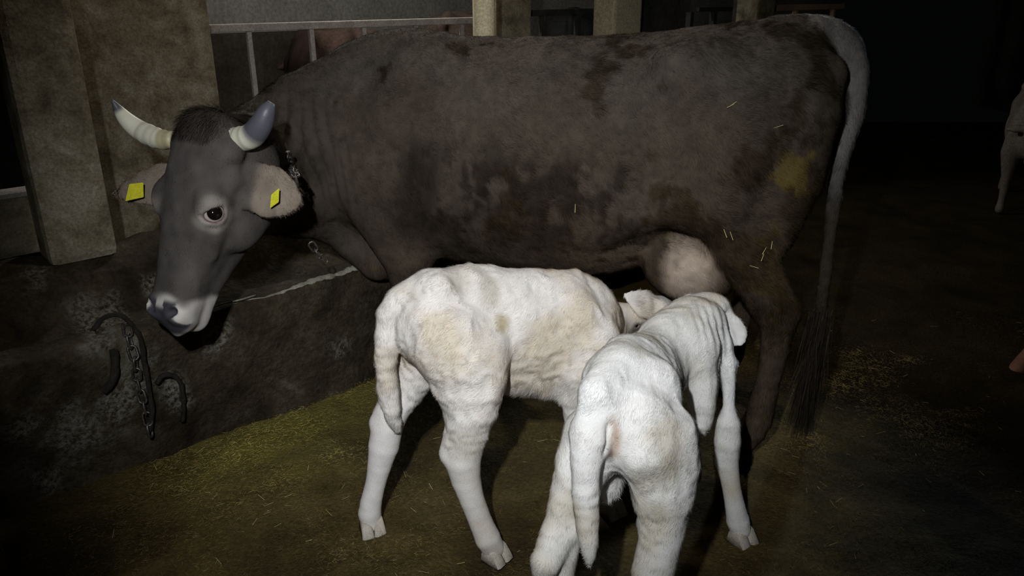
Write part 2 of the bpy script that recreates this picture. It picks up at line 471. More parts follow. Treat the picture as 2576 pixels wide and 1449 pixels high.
# a head in its own frame: rows of Hm are (down the face, the animal's left, out of the face)
def head_ops(Fd, o, Hm, L, W=1.0, T=1.0, k=0.03, muzzle=1.0):
    """o = top of the poll; L = poll to lip; W, T scale width and thickness"""
    q = L / 0.56
    tab = [(-0.03, -0.045, -0.11, -0.08, 0.04), (0.0, -0.02, -0.14, -0.08, 0.075), (0.03, 0.0, -0.17, -0.08, 0.092), (0.09, 0.008, -0.20, -0.08, 0.100),
           (0.16, 0.006, -0.235, -0.075, 0.104), (0.22, 0.0, -0.25, -0.07, 0.102), (0.28, -0.001, -0.245, -0.07, 0.088), (0.34, -0.003, -0.215, -0.07, 0.074),
           (0.40, -0.006, -0.18, -0.07, 0.064), (0.455, -0.010, -0.155, -0.065, 0.064), (0.505, -0.012, -0.140, -0.065, 0.068), (0.54, -0.026, -0.135, -0.07, 0.066), (0.56, -0.05, -0.115, -0.08, 0.044)]
    tab = [(t * q, a * q * T, b * q * T, c * q * T, w * q * W * (muzzle if t > 0.44 else 1)) for t, a, b, c, w in tab]
    Fd.loft(o, Hm, tab, k, 2.7, 2.3, 0.42)
    def p(s, x, z): return np.asarray(o) + Hm[0] * s * q + Hm[1] * x * q * W + Hm[2] * z * q * T
    for sd in (1, -1):
        Fd.ell(p(0.205, sd * 0.088, -0.030), np.array([0.050, 0.030, 0.036]) * q, Hm, 0.025 * q)        # brow
        Fd.ell(p(0.235, sd * 0.062, -0.165), np.array([0.085, 0.034, 0.075]) * q, Hm, 0.03 * q)         # cheek
        Fd.limb([(p(0.24, sd * 0.086, -0.075), 0.014 * q), (p(0.34, sd * 0.066, -0.085), 0.012 * q)], 0.03 * q)  # facial crest
        Fd.ell(p(0.510, sd * 0.044, -0.036), np.array([0.032, 0.028, 0.028]) * q, Hm, 0.02 * q)         # nostril wing
    return p
def sockets(Fd, p, Hm, q, er):
    for sd in (1, -1):
        Fd.ell(p(0.213, sd * 0.108, -0.046), np.array([er * 0.92, er * 0.9, er * 0.72]), np.array([unit(Hm[0] * 0.8 - Hm[2] * 0.0 + 0.0), Hm[1], Hm[2]]), 0.010 * q, cut=True)
def ear_ops(Fd, root, tip, face, wid, k=0.02, thick=0.013, cup=0.75):
    """a leaf-shaped ear, hollow on the side it faces"""
    root, tip = np.asarray(root, float), np.asarray(tip, float)
    ax = unit(tip - root); fc = unit(np.asarray(face, float) - (np.asarray(face, float) @ ax) * ax); sd = np.cross(ax, fc)
    L = np.linalg.norm(tip - root)
    R = np.array([ax, sd, fc]); w = wid / 2; fl = w / thick
    out = [(-0.10, 0.45), (0.10, 0.66), (0.26, 0.92), (0.42, 0.98), (0.60, 0.80), (0.78, 0.52), (0.95, 0.20)]
    Fd.limb([(root + ax * L * t - fc * 0.25 * w * (t - 0.45) ** 2, w * q) for t, q in out], k, (fc, fl))
    Fd.limb([(root + ax * L * t + fc * (thick * 1.25 - 0.25 * w * (t - 0.45) ** 2), w * q * cup) for t, q in out[2:]], 0.016, (fc, fl * 0.9), cut=True)
    Fd.limb([(root - ax * 0.03, wid * 0.20), (root - ax * 0.005 - fc * 0.012, wid * 0.15)], k)
    return R

# ------------------------------------------------------------------ the cow
CO = np.array([0.95, 2.36, 0.0])                       # under her pin bones
_a = math.radians(17)
CH = np.array([-math.cos(_a), math.sin(_a), 0.0])      # the way she stands
CL = np.array([-CH[1], CH[0], 0.0])                    # her left, towards the photographer
UP = np.array([0, 0, 1.0])
def C(f, l, z): return CO + CH * f + CL * l + UP * z
CAMR, CAMU, CAMF = np.array([1.0, 0, 0]), np.array([0, ST, CT]), np.array([0, CT, -ST])
def head_frame(down, out):
    e1 = unit(down[0] * CAMR + down[1] * CAMU + down[2] * CAMF)
    e3 = out[0] * CAMR + out[1] * CAMU + out[2] * CAMF
    e3 = unit(e3 - (e3 @ e1) * e1)
    return np.array([e1, np.cross(e3, e1), e3])

COW_H = 0.0065
Fd = Field((-1.22, 1.72, -0.01), (1.22, 3.12, 1.44), COW_H)
TR = [  # f, top, bottom, height of greatest width, half width
    (-0.005, 1.22, 0.98, 1.10, 0.05), (0.012, 1.285, 0.90, 1.10, 0.13), (0.05, 1.322, 0.84, 1.08, 0.20), (0.12, 1.340, 0.78, 1.08, 0.235), (0.25, 1.335, 0.70, 1.06, 0.255),
    (0.40, 1.318, 0.640, 1.02, 0.270), (0.52, 1.300, 0.545, 0.97, 0.282), (0.75, 1.288, 0.485, 0.90, 0.320), (0.95, 1.282, 0.490, 0.88, 0.335),
    (1.12, 1.280, 0.505, 0.88, 0.320), (1.28, 1.290, 0.52, 0.88, 0.275), (1.40, 1.292, 0.49, 0.86, 0.235), (1.50, 1.275, 0.51, 0.84, 0.200), (1.60, 1.225, 0.52, 0.86, 0.160), (1.67, 1.15, 0.66, 0.90, 0.09)]
Fd.loft(CO, np.array([CH, CL, UP]), TR, 0.04, 1.75, 2.25)
for sd in (1, -1):
    off = 0.0 if sd > 0 else 0.10
    # hook bone, pin bone, haunch, stifle
    Fd.limb([(C(0.44, sd * 0.21, 1.225), 0.045), (C(0.36, sd * 0.16, 1.22), 0.05)], 0.10)
    Fd.limb([(C(0.02, sd * 0.10, 1.20), 0.05), (C(0.08, sd * 0.12, 1.14), 0.08)], 0.06)
    Fd.limb([(C(0.26, sd * 0.15, 1.00), 0.175), (C(0.28 + off, sd * 0.195, 0.835), 0.125), (C(0.22 + off, sd * 0.215, 0.71), 0.078)], 0.06)
    Fd.limb([(C(0.08, sd * 0.13, 1.08), 0.105), (C(0.10 + off * 0.5, sd * 0.17, 0.90), 0.10), (C(0.14 + off, sd * 0.205, 0.70), 0.06)], 0.06)
    Fd.limb([(C(0.35 + off, sd * 0.195, 0.90), 0.09), (C(0.365 + off, sd * 0.215, 0.83), 0.065)], 0.06)
    # lower hind leg: gaskin, hock, cannon, fetlock
    Fd.limb([(C(0.20 + off, sd * 0.215, 0.69), 0.088), (C(0.13 + off, sd * 0.225, 0.565), 0.066), (C(0.075 + off, sd * 0.228, 0.475), 0.054), (C(0.075 + off, sd * 0.232, 0.40), 0.045),
             (C(0.085 + off, sd * 0.238, 0.25), 0.037), (C(0.095 + off, sd * 0.244, 0.145), 0.041), (C(0.11 + off, sd * 0.247, 0.105), 0.044), (C(0.14 + off, sd * 0.25, 0.05), 0.038)], 0.03)
    Fd.limb([(C(0.035 + off, sd * 0.226, 0.515), 0.026), (C(0.10 + off, sd * 0.222, 0.63), 0.022)], 0.03)
    # shoulder blade, arm, forearm
    fo = 0.0 if sd > 0 else -0.13
    Fd.limb([(C(1.27, sd * 0.085, 1.18), 0.09), (C(1.40, sd * 0.165, 0.95), 0.105), (C(1.48, sd * 0.185, 0.80), 0.10)], 0.07)
    Fd.limb([(C(1.48, sd * 0.185, 0.78), 0.09), (C(1.36 + fo, sd * 0.205, 0.67), 0.11), (C(1.31 + fo, sd * 0.205, 0.56), 0.088), (C(1.315 + fo, sd * 0.195, 0.44), 0.062), (C(1.32 + fo, sd * 0.19, 0.36), 0.050), (C(1.32 + fo, sd * 0.19, 0.30), 0.043),
             (C(1.315 + fo, sd * 0.19, 0.18), 0.035), (C(1.315 + fo, sd * 0.19, 0.12), 0.042), (C(1.34 + fo, sd * 0.19, 0.05), 0.038)], 0.05)
    Fd.limb([(C(1.20, sd * 0.20, 0.70), 0.05), (C(1.32, sd * 0.20, 0.80), 0.10)], 0.08)
# flank fold between belly and stifle
Fd.limb([(C(0.66, 0.25, 0.72), 0.035), (C(0.54, 0.255, 0.775), 0.035), (C(0.42, 0.245, 0.83), 0.045)], 0.07)
# udder
Fd.ell(C(0.350, 0.130, 0.622), (0.165, 0.142, 0.140), np.array([CH, CL, UP]), 0.02)
Fd.ell(C(0.36, -0.08, 0.625), (0.165, 0.12, 0.135), np.array([CH, CL, UP]), 0.03)
for f_, l_ in ((0.42, 0.12), (0.32, 0.11), (0.42, -0.07), (0.30, -0.06)):
    Fd.limb([(C(f_, l_, 0.52), 0.020), (C(f_ + 0.005, l_, 0.445), 0.011)], 0.02)
# brisket and dewlap
Fd.limb([(C(1.36, 0.06, 0.525), 0.09), (C(1.47, 0.12, 0.495), 0.070), (C(1.55, 0.14, 0.555), 0.060)], 0.06)
# neck, bent round to her left towards the photographer
HL = 0.535
HM = head_frame((-0.205, -0.975, 0.03), (-0.50, 0.08, -0.86))
HP = at(480, 312, 2.02)
def hd(s, x, z): return HP + HM[0] * s + HM[1] * x + HM[2] * z
nk0 = hd(0.10, 0.02, -0.17); nk1 = hd(0.20, 0.0, -0.22)
Fd.limb([(C(1.36, 0, 1.17), 0.105), (C(1.55, 0.05, 1.142), 0.10), (C(1.68, 0.22, 1.08), 0.09), (C(1.73, 0.44, 0.965), 0.085), (hd(0.03, 0.01, -0.16), 0.075)], 0.07)
Fd.limb([(C(1.42, 0.02, 0.93), 0.20), (C(1.60, 0.12, 0.93), 0.165), (C(1.71, 0.32, 0.94), 0.135), (C(1.71, 0.54, 0.95), 0.12), (nk0, 0.10)], 0.08)
Fd.limb([(C(1.50, 0.04, 0.70), 0.135), (C(1.62, 0.14, 0.74), 0.115), (C(1.70, 0.32, 0.78), 0.095), (C(1.70, 0.52, 0.81), 0.085), (nk1, 0.08)], 0.07)
Fd.limb([(C(1.56, 0.08, 0.58), 0.055), (C(1.655, 0.20, 0.64), 0.05), (C(1.70, 0.36, 0.69), 0.04), (C(1.69, 0.54, 0.74), 0.035)], 0.05)
# skin folds at the bend of the neck
for i, (f_, l_) in enumerate(((1.50, 0.245), (1.55, 0.275), (1.585, 0.315), (1.615, 0.36))):
    Fd.limb([(C(f_ + 0.02, l_ - 0.03, 1.08), 0.010), (C(f_, l_ + 0.005, 0.95), 0.014), (C(f_ + 0.01, l_ - 0.005, 0.80), 0.012), (C(f_ + 0.04, l_ - 0.03, 0.70), 0.008)], 0.022)
# head
hp = head_ops(Fd, HP, HM, HL, 1.10, 1.04)
Fd.ell(hd(-0.005, 0, -0.06), (0.045, 0.085, 0.065), HM, 0.04)     # poll tuft
Fd.limb([(hd(0.30, 0, -0.200), 0.033), (hd(0.42, 0, -0.150), 0.028), (hd(0.515, 0, -0.135), 0.028)], 0.03)   # lower jaw
for sd in (1, -1):
    Fd.limb([(hd(0.045, sd * 0.06, -0.055), 0.034), (hd(0.045, sd * 0.098, -0.06), 0.033)], 0.03)   # horn buds
ER = 0.0265
EYE = {sd: hd(0.213, sd * 0.093, -0.046) for sd in (1, -1)}
EAX = {sd: unit(HM[1] * sd * 0.93 + HM[2] * 0.36 + HM[0] * 0.12) for sd in (1, -1)}
for sd in (1, -1):
    e1 = unit(HM[0] * 0.80 - HM[2] * 0.60 * -0.2 - HM[1] * sd * 0.1)
    a1 = unit(np.cross(EAX[sd], HM[0])); a2 = np.cross(EAX[sd], a1)
    al = unit(a1 * 0.86 + a2 * 0.5 * sd)         # lid line, slanting
    Fd.ell(EYE[sd] + EAX[sd] * 0.004, (ER * 1.22, ER * 1.1, ER * 1.22), np.array([al, EAX[sd], np.cross(al, EAX[sd])]), 0.012)
    Fd.ell(EYE[sd] + EAX[sd] * 0.026, (ER * 1.34, ER * 0.95, ER * 0.66), np.array([al, EAX[sd], np.cross(al, EAX[sd])]), 0.006, cut=True)
    # nostril and mouth line
    Fd.ell(hd(0.488, sd * 0.047, -0.016), (0.012, 0.021, 0.018), np.array([unit(HM[0] + HM[1] * sd * 0.6), unit(HM[1] * sd - HM[0] * 0.6), HM[2]]), 0.006, cut=True)
    Fd.limb([(hd(0.492, sd * 0.036, -0.012), 0.006), (hd(0.508, sd * 0.022, -0.018), 0.003)], 0.006, cut=True)
    Fd.limb([(hd(0.505, sd * 0.086, -0.112), 0.004), (hd(0.535, sd * 0.070, -0.100), 0.004), (hd(0.555, sd * 0.03, -0.092), 0.004)], 0.008, cut=True)
# ears
EAR = {}
EAR[1] = (hd(0.118, 0.105, -0.115), at(757, 512, 2.06), unit(-CAMF * 0.9 + CAMU * 0.1 - CAMR * 0.35))
EAR[-1] = (hd(0.128, -0.100, -0.120), at(272, 487, 2.20), unit(-CAMF * 0.95 + CAMU * 0.25 + CAMR * 0.3))
for sd in (1, -1):
    ear_ops(Fd, EAR[sd][0], EAR[sd][1], EAR[sd][2], 0.150 if sd > 0 else 0.135, 0.02)
# tail
TAIL = [(1960, 90, 2.42, 0.05), (2050, 84, 2.40, 0.050), (2108, 102, 2.38, 0.044), (2142, 145, 2.368, 0.038), (2152, 205, 2.36, 0.035), (2142, 290, 2.355, 0.031), (2118, 380, 2.35, 0.026), (2100, 480, 2.345, 0.023), (2088, 590, 2.335, 0.021), (2072, 720, 2.325, 0.019), (2056, 840, 2.315, 0.017), (2042, 940, 2.305, 0.012)]
tail_pts = spline([[*at(x, y, Y), r] for x, y, Y, r in TAIL], 34)
Fd.limb([(q[:3], q[3]) for q in tail_pts[:8]], 0.035)
Fd.limb([(q[:3], q[3]) for q in tail_pts[5:]], 0.010)
V, Q = Fd.mesh(3)
N = normals(V, Q)
# soft unevenness of hide: ribs, muscle, skin
loc = np.stack([(V - CO) @ CH, (V - CO) @ CL, V[:, 2]], 1)
f_, l_, z_ = loc.T
dH = np.linalg.norm(V - hd(0.28, 0, -0.1), axis=1)
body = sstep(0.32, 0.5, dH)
hq = (V - HP) @ HM.T      # head coordinates
inhead = (np.abs(hq[:, 1]) < 0.16) & (hq[:, 0] > -0.08) & (hq[:, 0] < 0.62) & (hq[:, 2] > -0.30) & (hq[:, 2] < 0.06)
ribs = 0.004 * np.sin((f_ + 0.25 * (z_ - 0.9)) * 2 * math.pi / 0.085) * sstep(0.72, 0.85, f_) * (1 - sstep(1.05, 1.2, f_)) * sstep(0.62, 0.72, z_) * (1 - sstep(1.0, 1.15, z_)) * (0.6 + 0.6 * vnoise(V, 4, 3))
mud = sstep(0.05, 0.35, 1.15 * fbm(V, 6, 31, 6, 0.66) + 0.9 * sstep(1.25, 0.75, z_) * sstep(0.85, 0.3, f_) * (np.abs(l_) < 0.6) - 0.55)
smooth_ud = sstep(0.9, 1.2, np.linalg.norm(np.stack([f_ - 0.35, l_ - 0.08, z_ - 0.60], 1) / np.array([0.17, 0.22, 0.16]), axis=1))
V = V + N * (body * smooth_ud * (0.004 * fbm(V, 9, 5) + ribs + 0.003 * mud * vnoise(V, 70, 8)) + 0.0012 * vnoise(V, 40, 6))[:, None]
u_ = (V - C(1.60, 0.25, 0.9))[:, 0] + 0.16 * (z_ - 0.9) + 0.008 * vnoise(V, 12, 77)
wr = sstep(-0.17, -0.10, u_) * sstep(0.15, 0.06, u_) * sstep(0.66, 0.78, z_) * sstep(1.16, 1.02, z_) * (l_ > 0.02) * sstep(0.30, 0.36, dH)
V = V + N * (wr * 0.015 * (1 - np.abs(np.sin(u_ * math.pi / 0.032))) * (0.6 + 0.5 * vnoise(V, 7, 78)))[:, None]
# coat colours
base = np.array([0.140, 0.118, 0.100])
rgb = np.tile(base, (len(V), 1))
t = fbm(V, 3.2, 11, 4)
rgb = mix(rgb, (0.175, 0.152, 0.132), sstep(0.0, 0.9, t) * 0.7)
rgb = mix(rgb, (0.085, 0.068, 0.054), sstep(0.0, 0.9, -t) * 0.6)
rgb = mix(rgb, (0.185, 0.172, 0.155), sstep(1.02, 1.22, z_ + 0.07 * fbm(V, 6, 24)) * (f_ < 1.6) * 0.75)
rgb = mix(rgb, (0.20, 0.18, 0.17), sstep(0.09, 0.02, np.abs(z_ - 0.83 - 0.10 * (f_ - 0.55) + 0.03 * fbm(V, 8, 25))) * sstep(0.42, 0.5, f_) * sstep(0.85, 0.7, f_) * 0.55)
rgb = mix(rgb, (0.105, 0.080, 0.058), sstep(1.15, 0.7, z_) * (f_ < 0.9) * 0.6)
streak = fbm(np.stack([f_ * 5 + z_ * 1.5, l_ * 3, z_ * 3.0], 1), 1.6, 21, 4)
belt = sstep(1.02, 0.90, z_) * sstep(0.60, 0.74, z_) * sstep(0.30, 0.45, f_) * sstep(1.38, 1.15, f_)
rgb = mix(rgb, (0.045, 0.034, 0.026), np.clip(belt * sstep(-0.1, 0.35, streak + 0.5 * fbm(V, 22, 23, 3)), 0, 1) * 0.85)
rgb = mix(rgb, (0.050, 0.040, 0.032), sstep(0.11, 0.03, np.abs(f_ - 1.24 - 0.25 * (0.75 - z_))) * sstep(1.0, 0.9, z_) * sstep(0.55, 0.7, z_) * (l_ > 0) * 0.75)
# dark shoulders, neck and face
rgb = mix(rgb, (0.098, 0.088, 0.082), sstep(1.45, 1.62, f_) * body * 0.8)
rgb = mix(rgb, (0.105, 0.093, 0.085), inhead * 0.9)
rgb = mix(rgb, (0.05, 0.04, 0.034), inhead * sstep(0.06, 0.0, hq[:, 0]) * sstep(0.10, 0.06, np.abs(hq[:, 1])) * 0.8)
# pale escutcheon and udder, dun flank fold
ud = np.linalg.norm((np.stack([f_ - 0.355, l_ - 0.03, z_ - 0.62], 1)) / np.array([0.178, 0.30, 0.175]), axis=1)
udm = sstep(1.08, 0.72, ud + 0.35 * sstep(0.40, 0.52, f_)) * sstep(0.775, 0.735, z_) * sstep(0.30, 0.285, l_) * (f_ > 0.19)
rgb = mix(rgb, (0.27, 0.215, 0.165), sstep(0.72, 0.64, z_) * sstep(0.42, 0.52, f_) * sstep(0.80, 0.6, f_) * 0.8)
rgb = mix(rgb, (0.52, 0.42, 0.345), udm)
# dung-crusted hind quarter
mud = mud * body
tuft = sstep(0.15, 0.55, fbm(V * np.array([1, 1, 0.6]), 34, 121, 3)) * body * np.clip(mud + belt, 0, 1)
rgb = mix(rgb, (0.030, 0.023, 0.016), tuft * 0.6 * (1 - udm))
rgb = mix(rgb, (0.16, 0.125, 0.06), sstep(0.45, 0.8, fbm(V, 40, 123, 2)) * mud * 0.7 * (1 - udm))
rgb = mix(rgb, (0.060, 0.045, 0.022), mud * 0.65 * (1 - udm))
spot_ = np.linalg.norm((np.stack([f_ - 0.085, z_ - 0.955], 1)) / np.array([0.055, 0.06]), axis=1) + 0.9 * fbm(V, 30, 41, 3)
rgb = mix(rgb, (0.26, 0.20, 0.065), sstep(0.8, 0.45, spot_) * (l_ > 0.05) * 0.8)
spot_ = np.linalg.norm((np.stack([f_ - 0.10, z_ - 0.66], 1)) / np.array([0.10, 0.12]), axis=1) + 0.9 * fbm(V, 28, 43, 3)
rgb = mix(rgb, (0.17, 0.13, 0.045), sstep(1.0, 0.5, spot_) * (l_ > 0.05) * 0.45)
# tail: ash grey root, dark below
dT = np.min(np.linalg.norm(V[:, None, :] - tail_pts[None, 3:, :3], axis=2) - tail_pts[None, 3:, 3], axis=1)
tm = sstep(0.026, 0.010, dT)
rgb = mix(rgb, mix(np.tile([0.27, 0.25, 0.235], (len(V), 1)), (0.06, 0.048, 0.036), sstep(1.05, 0.72, z_)), tm)
# legs
rgb = mix(rgb, (0.15, 0.12, 0.092), sstep(0.52, 0.40, z_) * (f_ < 0.4) * 0.7 * (1 - tm))
rgb = mix(rgb, (0.165, 0.135, 0.110), sstep(0.72, 0.55, z_) * (f_ > 1.18) * (f_ < 1.46) * 0.8)
# head markings: pale muzzle ring, slate nose pad, pale eye rims, dun inner ears
mz = sstep(0.444, 0.472, hq[:, 0] + 0.02 * vnoise(V, 20, 51) + 0.25 * np.maximum(-0.02 - hq[:, 2], 0) * 0.6) * inhead
rgb = mix(rgb, (0.60, 0.56, 0.52), mz)
pad = sstep(0.062, 0.054, np.abs(hq[:, 1]) + 0.006 * vnoise(V, 40, 52) - 0.06 * sstep(0.50, 0.52, hq[:, 0]) * 0.2) * sstep(0.455, 0.472, hq[:, 0] + 0.10 * np.abs(hq[:, 1]) - 0.02 * (np.abs(hq[:, 1]) < 0.015)) * sstep(-0.085, -0.06, hq[:, 2]) * inhead
rgb = mix(rgb, (0.055, 0.052, 0.062), pad)
for sd in (1, -1):
    de = np.linalg.norm(V - EYE[sd] - EAX[sd] * 0.006, axis=1)
    rgb = mix(rgb, (0.36, 0.32, 0.285), sstep(0.060, 0.036, de + 0.006 * vnoise(V, 30, 53)))
    rgb = mix(rgb, (0.10, 0.055, 0.05), sstep(0.031, 0.026, de))
    r0, t0, fc = EAR[sd]; ax = unit(t0 - r0); Le = np.linalg.norm(t0 - r0)
    ea = (V - r0) @ ax; perp = np.linalg.norm(V - r0 - ea[:, None] * ax, axis=1)
    inn = ((V - (r0 + t0) / 2) @ unit(fc - (fc @ ax) * ax))
    m = sstep(0.0, 0.045, ea) * (ea < Le + 0.02) * (perp < 0.09) * sstep(0.118, 0.128, np.abs(hq[:, 1]))
    rgb = mix(rgb, (0.29, 0.235, 0.185), m * sstep(0.0, 0.35, (N @ fc)) * 0.95)
    rgb = mix(rgb, (0.10, 0.075, 0.06), m * sstep(0.3, 0.0, (N @ fc)))
rgb = rgb * (1 + inhead * (1 - mz) * (0.22 * vnoise(V, 30, 64) + 0.20 * fbm(V, 11, 65)))[:, None]
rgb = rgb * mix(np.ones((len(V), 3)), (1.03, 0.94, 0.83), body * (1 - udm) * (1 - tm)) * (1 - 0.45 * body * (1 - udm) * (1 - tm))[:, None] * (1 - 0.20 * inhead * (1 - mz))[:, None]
rgb = np.clip(rgb * (1 + (0.10 + 0.12 * body) * vnoise(V, 60, 61) + 0.13 * body * vnoise(V, 26, 62) + 0.09 * body * fbm(V, 9, 63))[:, None], 0.004, 1)

cow = empty('cow', tuple(C(0.75, 0, 0)), 0)
tag(cow, 'large grey-brown horned cow suckling two white calves, head turned to the camera', 'cow')
hairy = np.clip(1 - udm - pad - mz * 0.5, 0, 1)
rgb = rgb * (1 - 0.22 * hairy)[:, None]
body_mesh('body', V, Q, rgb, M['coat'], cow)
# coat: hair runs back and down the trunk, down the legs, down the face
flow = np.tile(-CH * 0.75 - UP * 0.6, (len(V), 1))
flow = mix(flow, -UP, sstep(0.62, 0.50, z_)); flow = mix(flow, HM[0], inhead * 1.0); flow = mix(flow, -UP * 1.0, tm)
ln = 0.012 + 0.006 * sstep(0.0, 0.6, fbm(V, 5, 71)) + 0.006 * mud
ln = ln * (1 - 0.5 * wr) * (1 - 0.40 * inhead) * (1 - 0.6 * mz) + 0.03 * inhead * sstep(0.05, 0.0, hq[:, 0]) * sstep(0.10, 0.06, np.abs(hq[:, 1]))
mk = np.clip(1 - udm - pad, 0, 1)
for sd in (1, -1): mk = mk * sstep(0.028, 0.036, np.linalg.norm(V - EYE[sd] - EAX[sd] * 0.006, axis=1))
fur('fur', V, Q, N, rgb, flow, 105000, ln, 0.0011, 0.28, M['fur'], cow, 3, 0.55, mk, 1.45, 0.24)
# eyes
for sd in (1, -1):
    sphere('eye', EYE[sd] + EAX[sd] * 0.003, ER, M['eye'], cow, unit(EAX[sd] * 1.0 - HM[0] * 0.22 + HM[2] * 0.12),
           lambda a: (0.006, 0.004, 0.004) if a < 0.80 else ((0.03, 0.018, 0.015) if a < 0.86 else (0.42, 0.36, 0.34)), 36)
# horns: banded cream base, dark tip
def horn(pxs, flat):
    P = spline([[*at(x, y, Y), r] for x, y, Y, r in pxs], 30)
    cols = []
    for i in range(30):
        u = i / 29
        c = np.array([0.62, 0.60, 0.48]) * (1 - 0.35 * (0.5 + 0.5 * math.sin(u * 60)) * (u < 0.45))
        if u < 0.16: c = np.array([0.40, 0.36, 0.22])
        k = min(1, max(0, (u - flat) / 0.07)); cols.append(c * (1 - k) + np.array([0.075, 0.075, 0.09]) * k)
    rr = [q * (1 + 0.05 * math.sin(i * 1.9) * (i < 12)) for i, q in enumerate(P[:, 3])]
    return tube('horn', P[:, :3], rr, M['horn'], cow, 20, True, cols)
horn([(552, 338, 2.07, 0.022), (572, 346, 2.035, 0.028), (600, 350, 2.02, 0.031), (632, 342, 2.00, 0.032), (655, 315, 1.985, 0.029), (670, 282, 1.98, 0.022), (683, 258, 1.985, 0.010)], 0.50)['label'] = 'horn with a blunt dark tip'
horn([(440, 352, 2.09, 0.022), (408, 351, 2.11, 0.027), (380, 342, 2.12, 0.029), (347, 325, 2.13, 0.027), (319, 302, 2.13, 0.022), (298, 276, 2.13, 0.014), (281, 250, 2.12, 0.002)], 0.78)['label'] = 'pointed pale horn'
# ear tags
def plate(name, corners, thick, mat, parent):
    P = [np.asarray(c, float) for c in corners]; n = unit(np.cross(P[1] - P[0], P[3] - P[0]))
    if n @ CAMF > 0: n = -n
    bm = bmesh.new()
    a = [bm.verts.new(p + n * thick) for p in P]; b = [bm.verts.new(p) for p in P]
    bm.faces.new(a); bm.faces.new(b[::-1])
    for i in range(4): bm.faces.new((a[i], b[i], b[(i + 1) % 4], a[(i + 1) % 4]))
    bmesh.ops.recalc_face_normals(bm, faces=bm.faces)
    bmesh.ops.bevel(bm, geom=bm.edges[:], offset=0.0012, segments=2, affect='EDGES')
    return from_bm(name, bm, mat, parent)
yt = 2.118
plate('ear_tag', [at(326, 463, yt), at(361, 459, yt), at(362, 496, yt - 0.01), at(316, 506, yt - 0.01)], 0.003, M['tag'], cow)
plate('ear_tag', [at(683, 490, 2.003), at(703, 473, 2.003), at(702, 508, 1.997), at(680, 524, 1.997)], 0.003, M['tag'], cow)
# cloven hooves
for sd in (1, -1):
    for fx in ((0.155 if sd > 0 else 0.255), (1.355 if sd > 0 else 1.225)):
        for k in (-1, 1):
            lat = sd * (0.25 if fx < 0.5 else 0.19)
            hoof('hoof', C(fx, lat + k * 0.025, 0), CH, CL, (0.11, 0.045, 0.065), M['darkhoof'], cow)
# tail switch: long dark hair
bm_v = []; r = np.random.default_rng(5)
def hair_tuft(name, root_pts, n, length, spread, drop, width, cols, mat, parent, seed):
    r = np.random.default_rng(seed); V_ = []; c_ = []
    for i in range(n):
        q = root_pts[r.integers(len(root_pts))]
        p0 = q[:3] + r.normal(size=3) * q[3] * 0.5
        d = unit(np.asarray(drop) + r.normal(size=3) * spread); L_ = length * r.uniform(0.5, 1.1)
        s = unit(np.cross(d, r.normal(size=3))) * width / 2
        p1 = p0 + d * L_ * 0.5; p2 = p1 + unit(d + np.asarray(drop) * 0.8) * L_ * 0.5
        V_ += [p0 - s, p0 + s, p1 + s * 0.8, p1 - s * 0.8, p2]; c_ += [np.asarray(cols) * r.uniform(0.6, 1.3)] * 5
    base = (np.arange(n) * 5)[:, None]
    me = mesh_np(name, V_, (base + np.array([[0, 1, 2, 3, 3, 2, 4]])).ravel(), np.tile([4, 3], n)); set_color(me, c_)
    o = link_mesh(name, me, mat, parent); o['kind'] = 'stuff'; return o
sw_ = [np.append(C_, 0.028) for C_ in [at(2062, 790, 2.32), at(2055, 850, 2.315), at(2045, 900, 2.31), at(2040, 950, 2.305)]]
hair_tuft('tail_switch', sw_, 1400, 0.24, 0.10, (-0.05, -0.02, -1), 0.003, (0.05, 0.04, 0.03), M['fur'], cow, 9)

cowV = V.copy(); cowN = N.copy()

# ------------------------------------------------------------------ ground and building
def strand_mesh(P, ang, L, w, tilt, cols, name):
    n = len(P)
    d = np.stack([np.cos(ang) * np.cos(tilt), np.sin(ang) * np.cos(tilt), np.sin(tilt)], 1)
    s = np.stack([-np.sin(ang), np.cos(ang), np.zeros(n)], 1) * w[:, None] / 2
    u = np.cross(d, s); u = u / np.linalg.norm(u, axis=1, keepdims=True) * w[:, None] * 0.45
    a, b = P - d * L[:, None] / 2, P + d * L[:, None] / 2
    V = np.stack([a - s, a + s, a + u, b - s * 0.7, b + s * 0.7, b + u * 0.7], 1).reshape(-1, 3)
    F = np.array([[0, 3, 5, 2, 2, 5, 4, 1, 0, 1, 4, 3]]) + (np.arange(n) * 6)[:, None]
    me = mesh_np(name, V, F.ravel(), np.full(n * 3, 4), False)
    set_color(me, np.repeat(cols, 6, axis=0)); return me
MD = unit(np.array([0.73, 0.68, 0.0])); MN = np.array([-MD[1], MD[0], 0.0])   # along the manger; across it, away from the stall
ME0 = np.array([-1.415, 1.91, 0.0])                                              # a foot of its front edge
def mg(s, n, z): return ME0 + MD * s + MN * n + UP * z
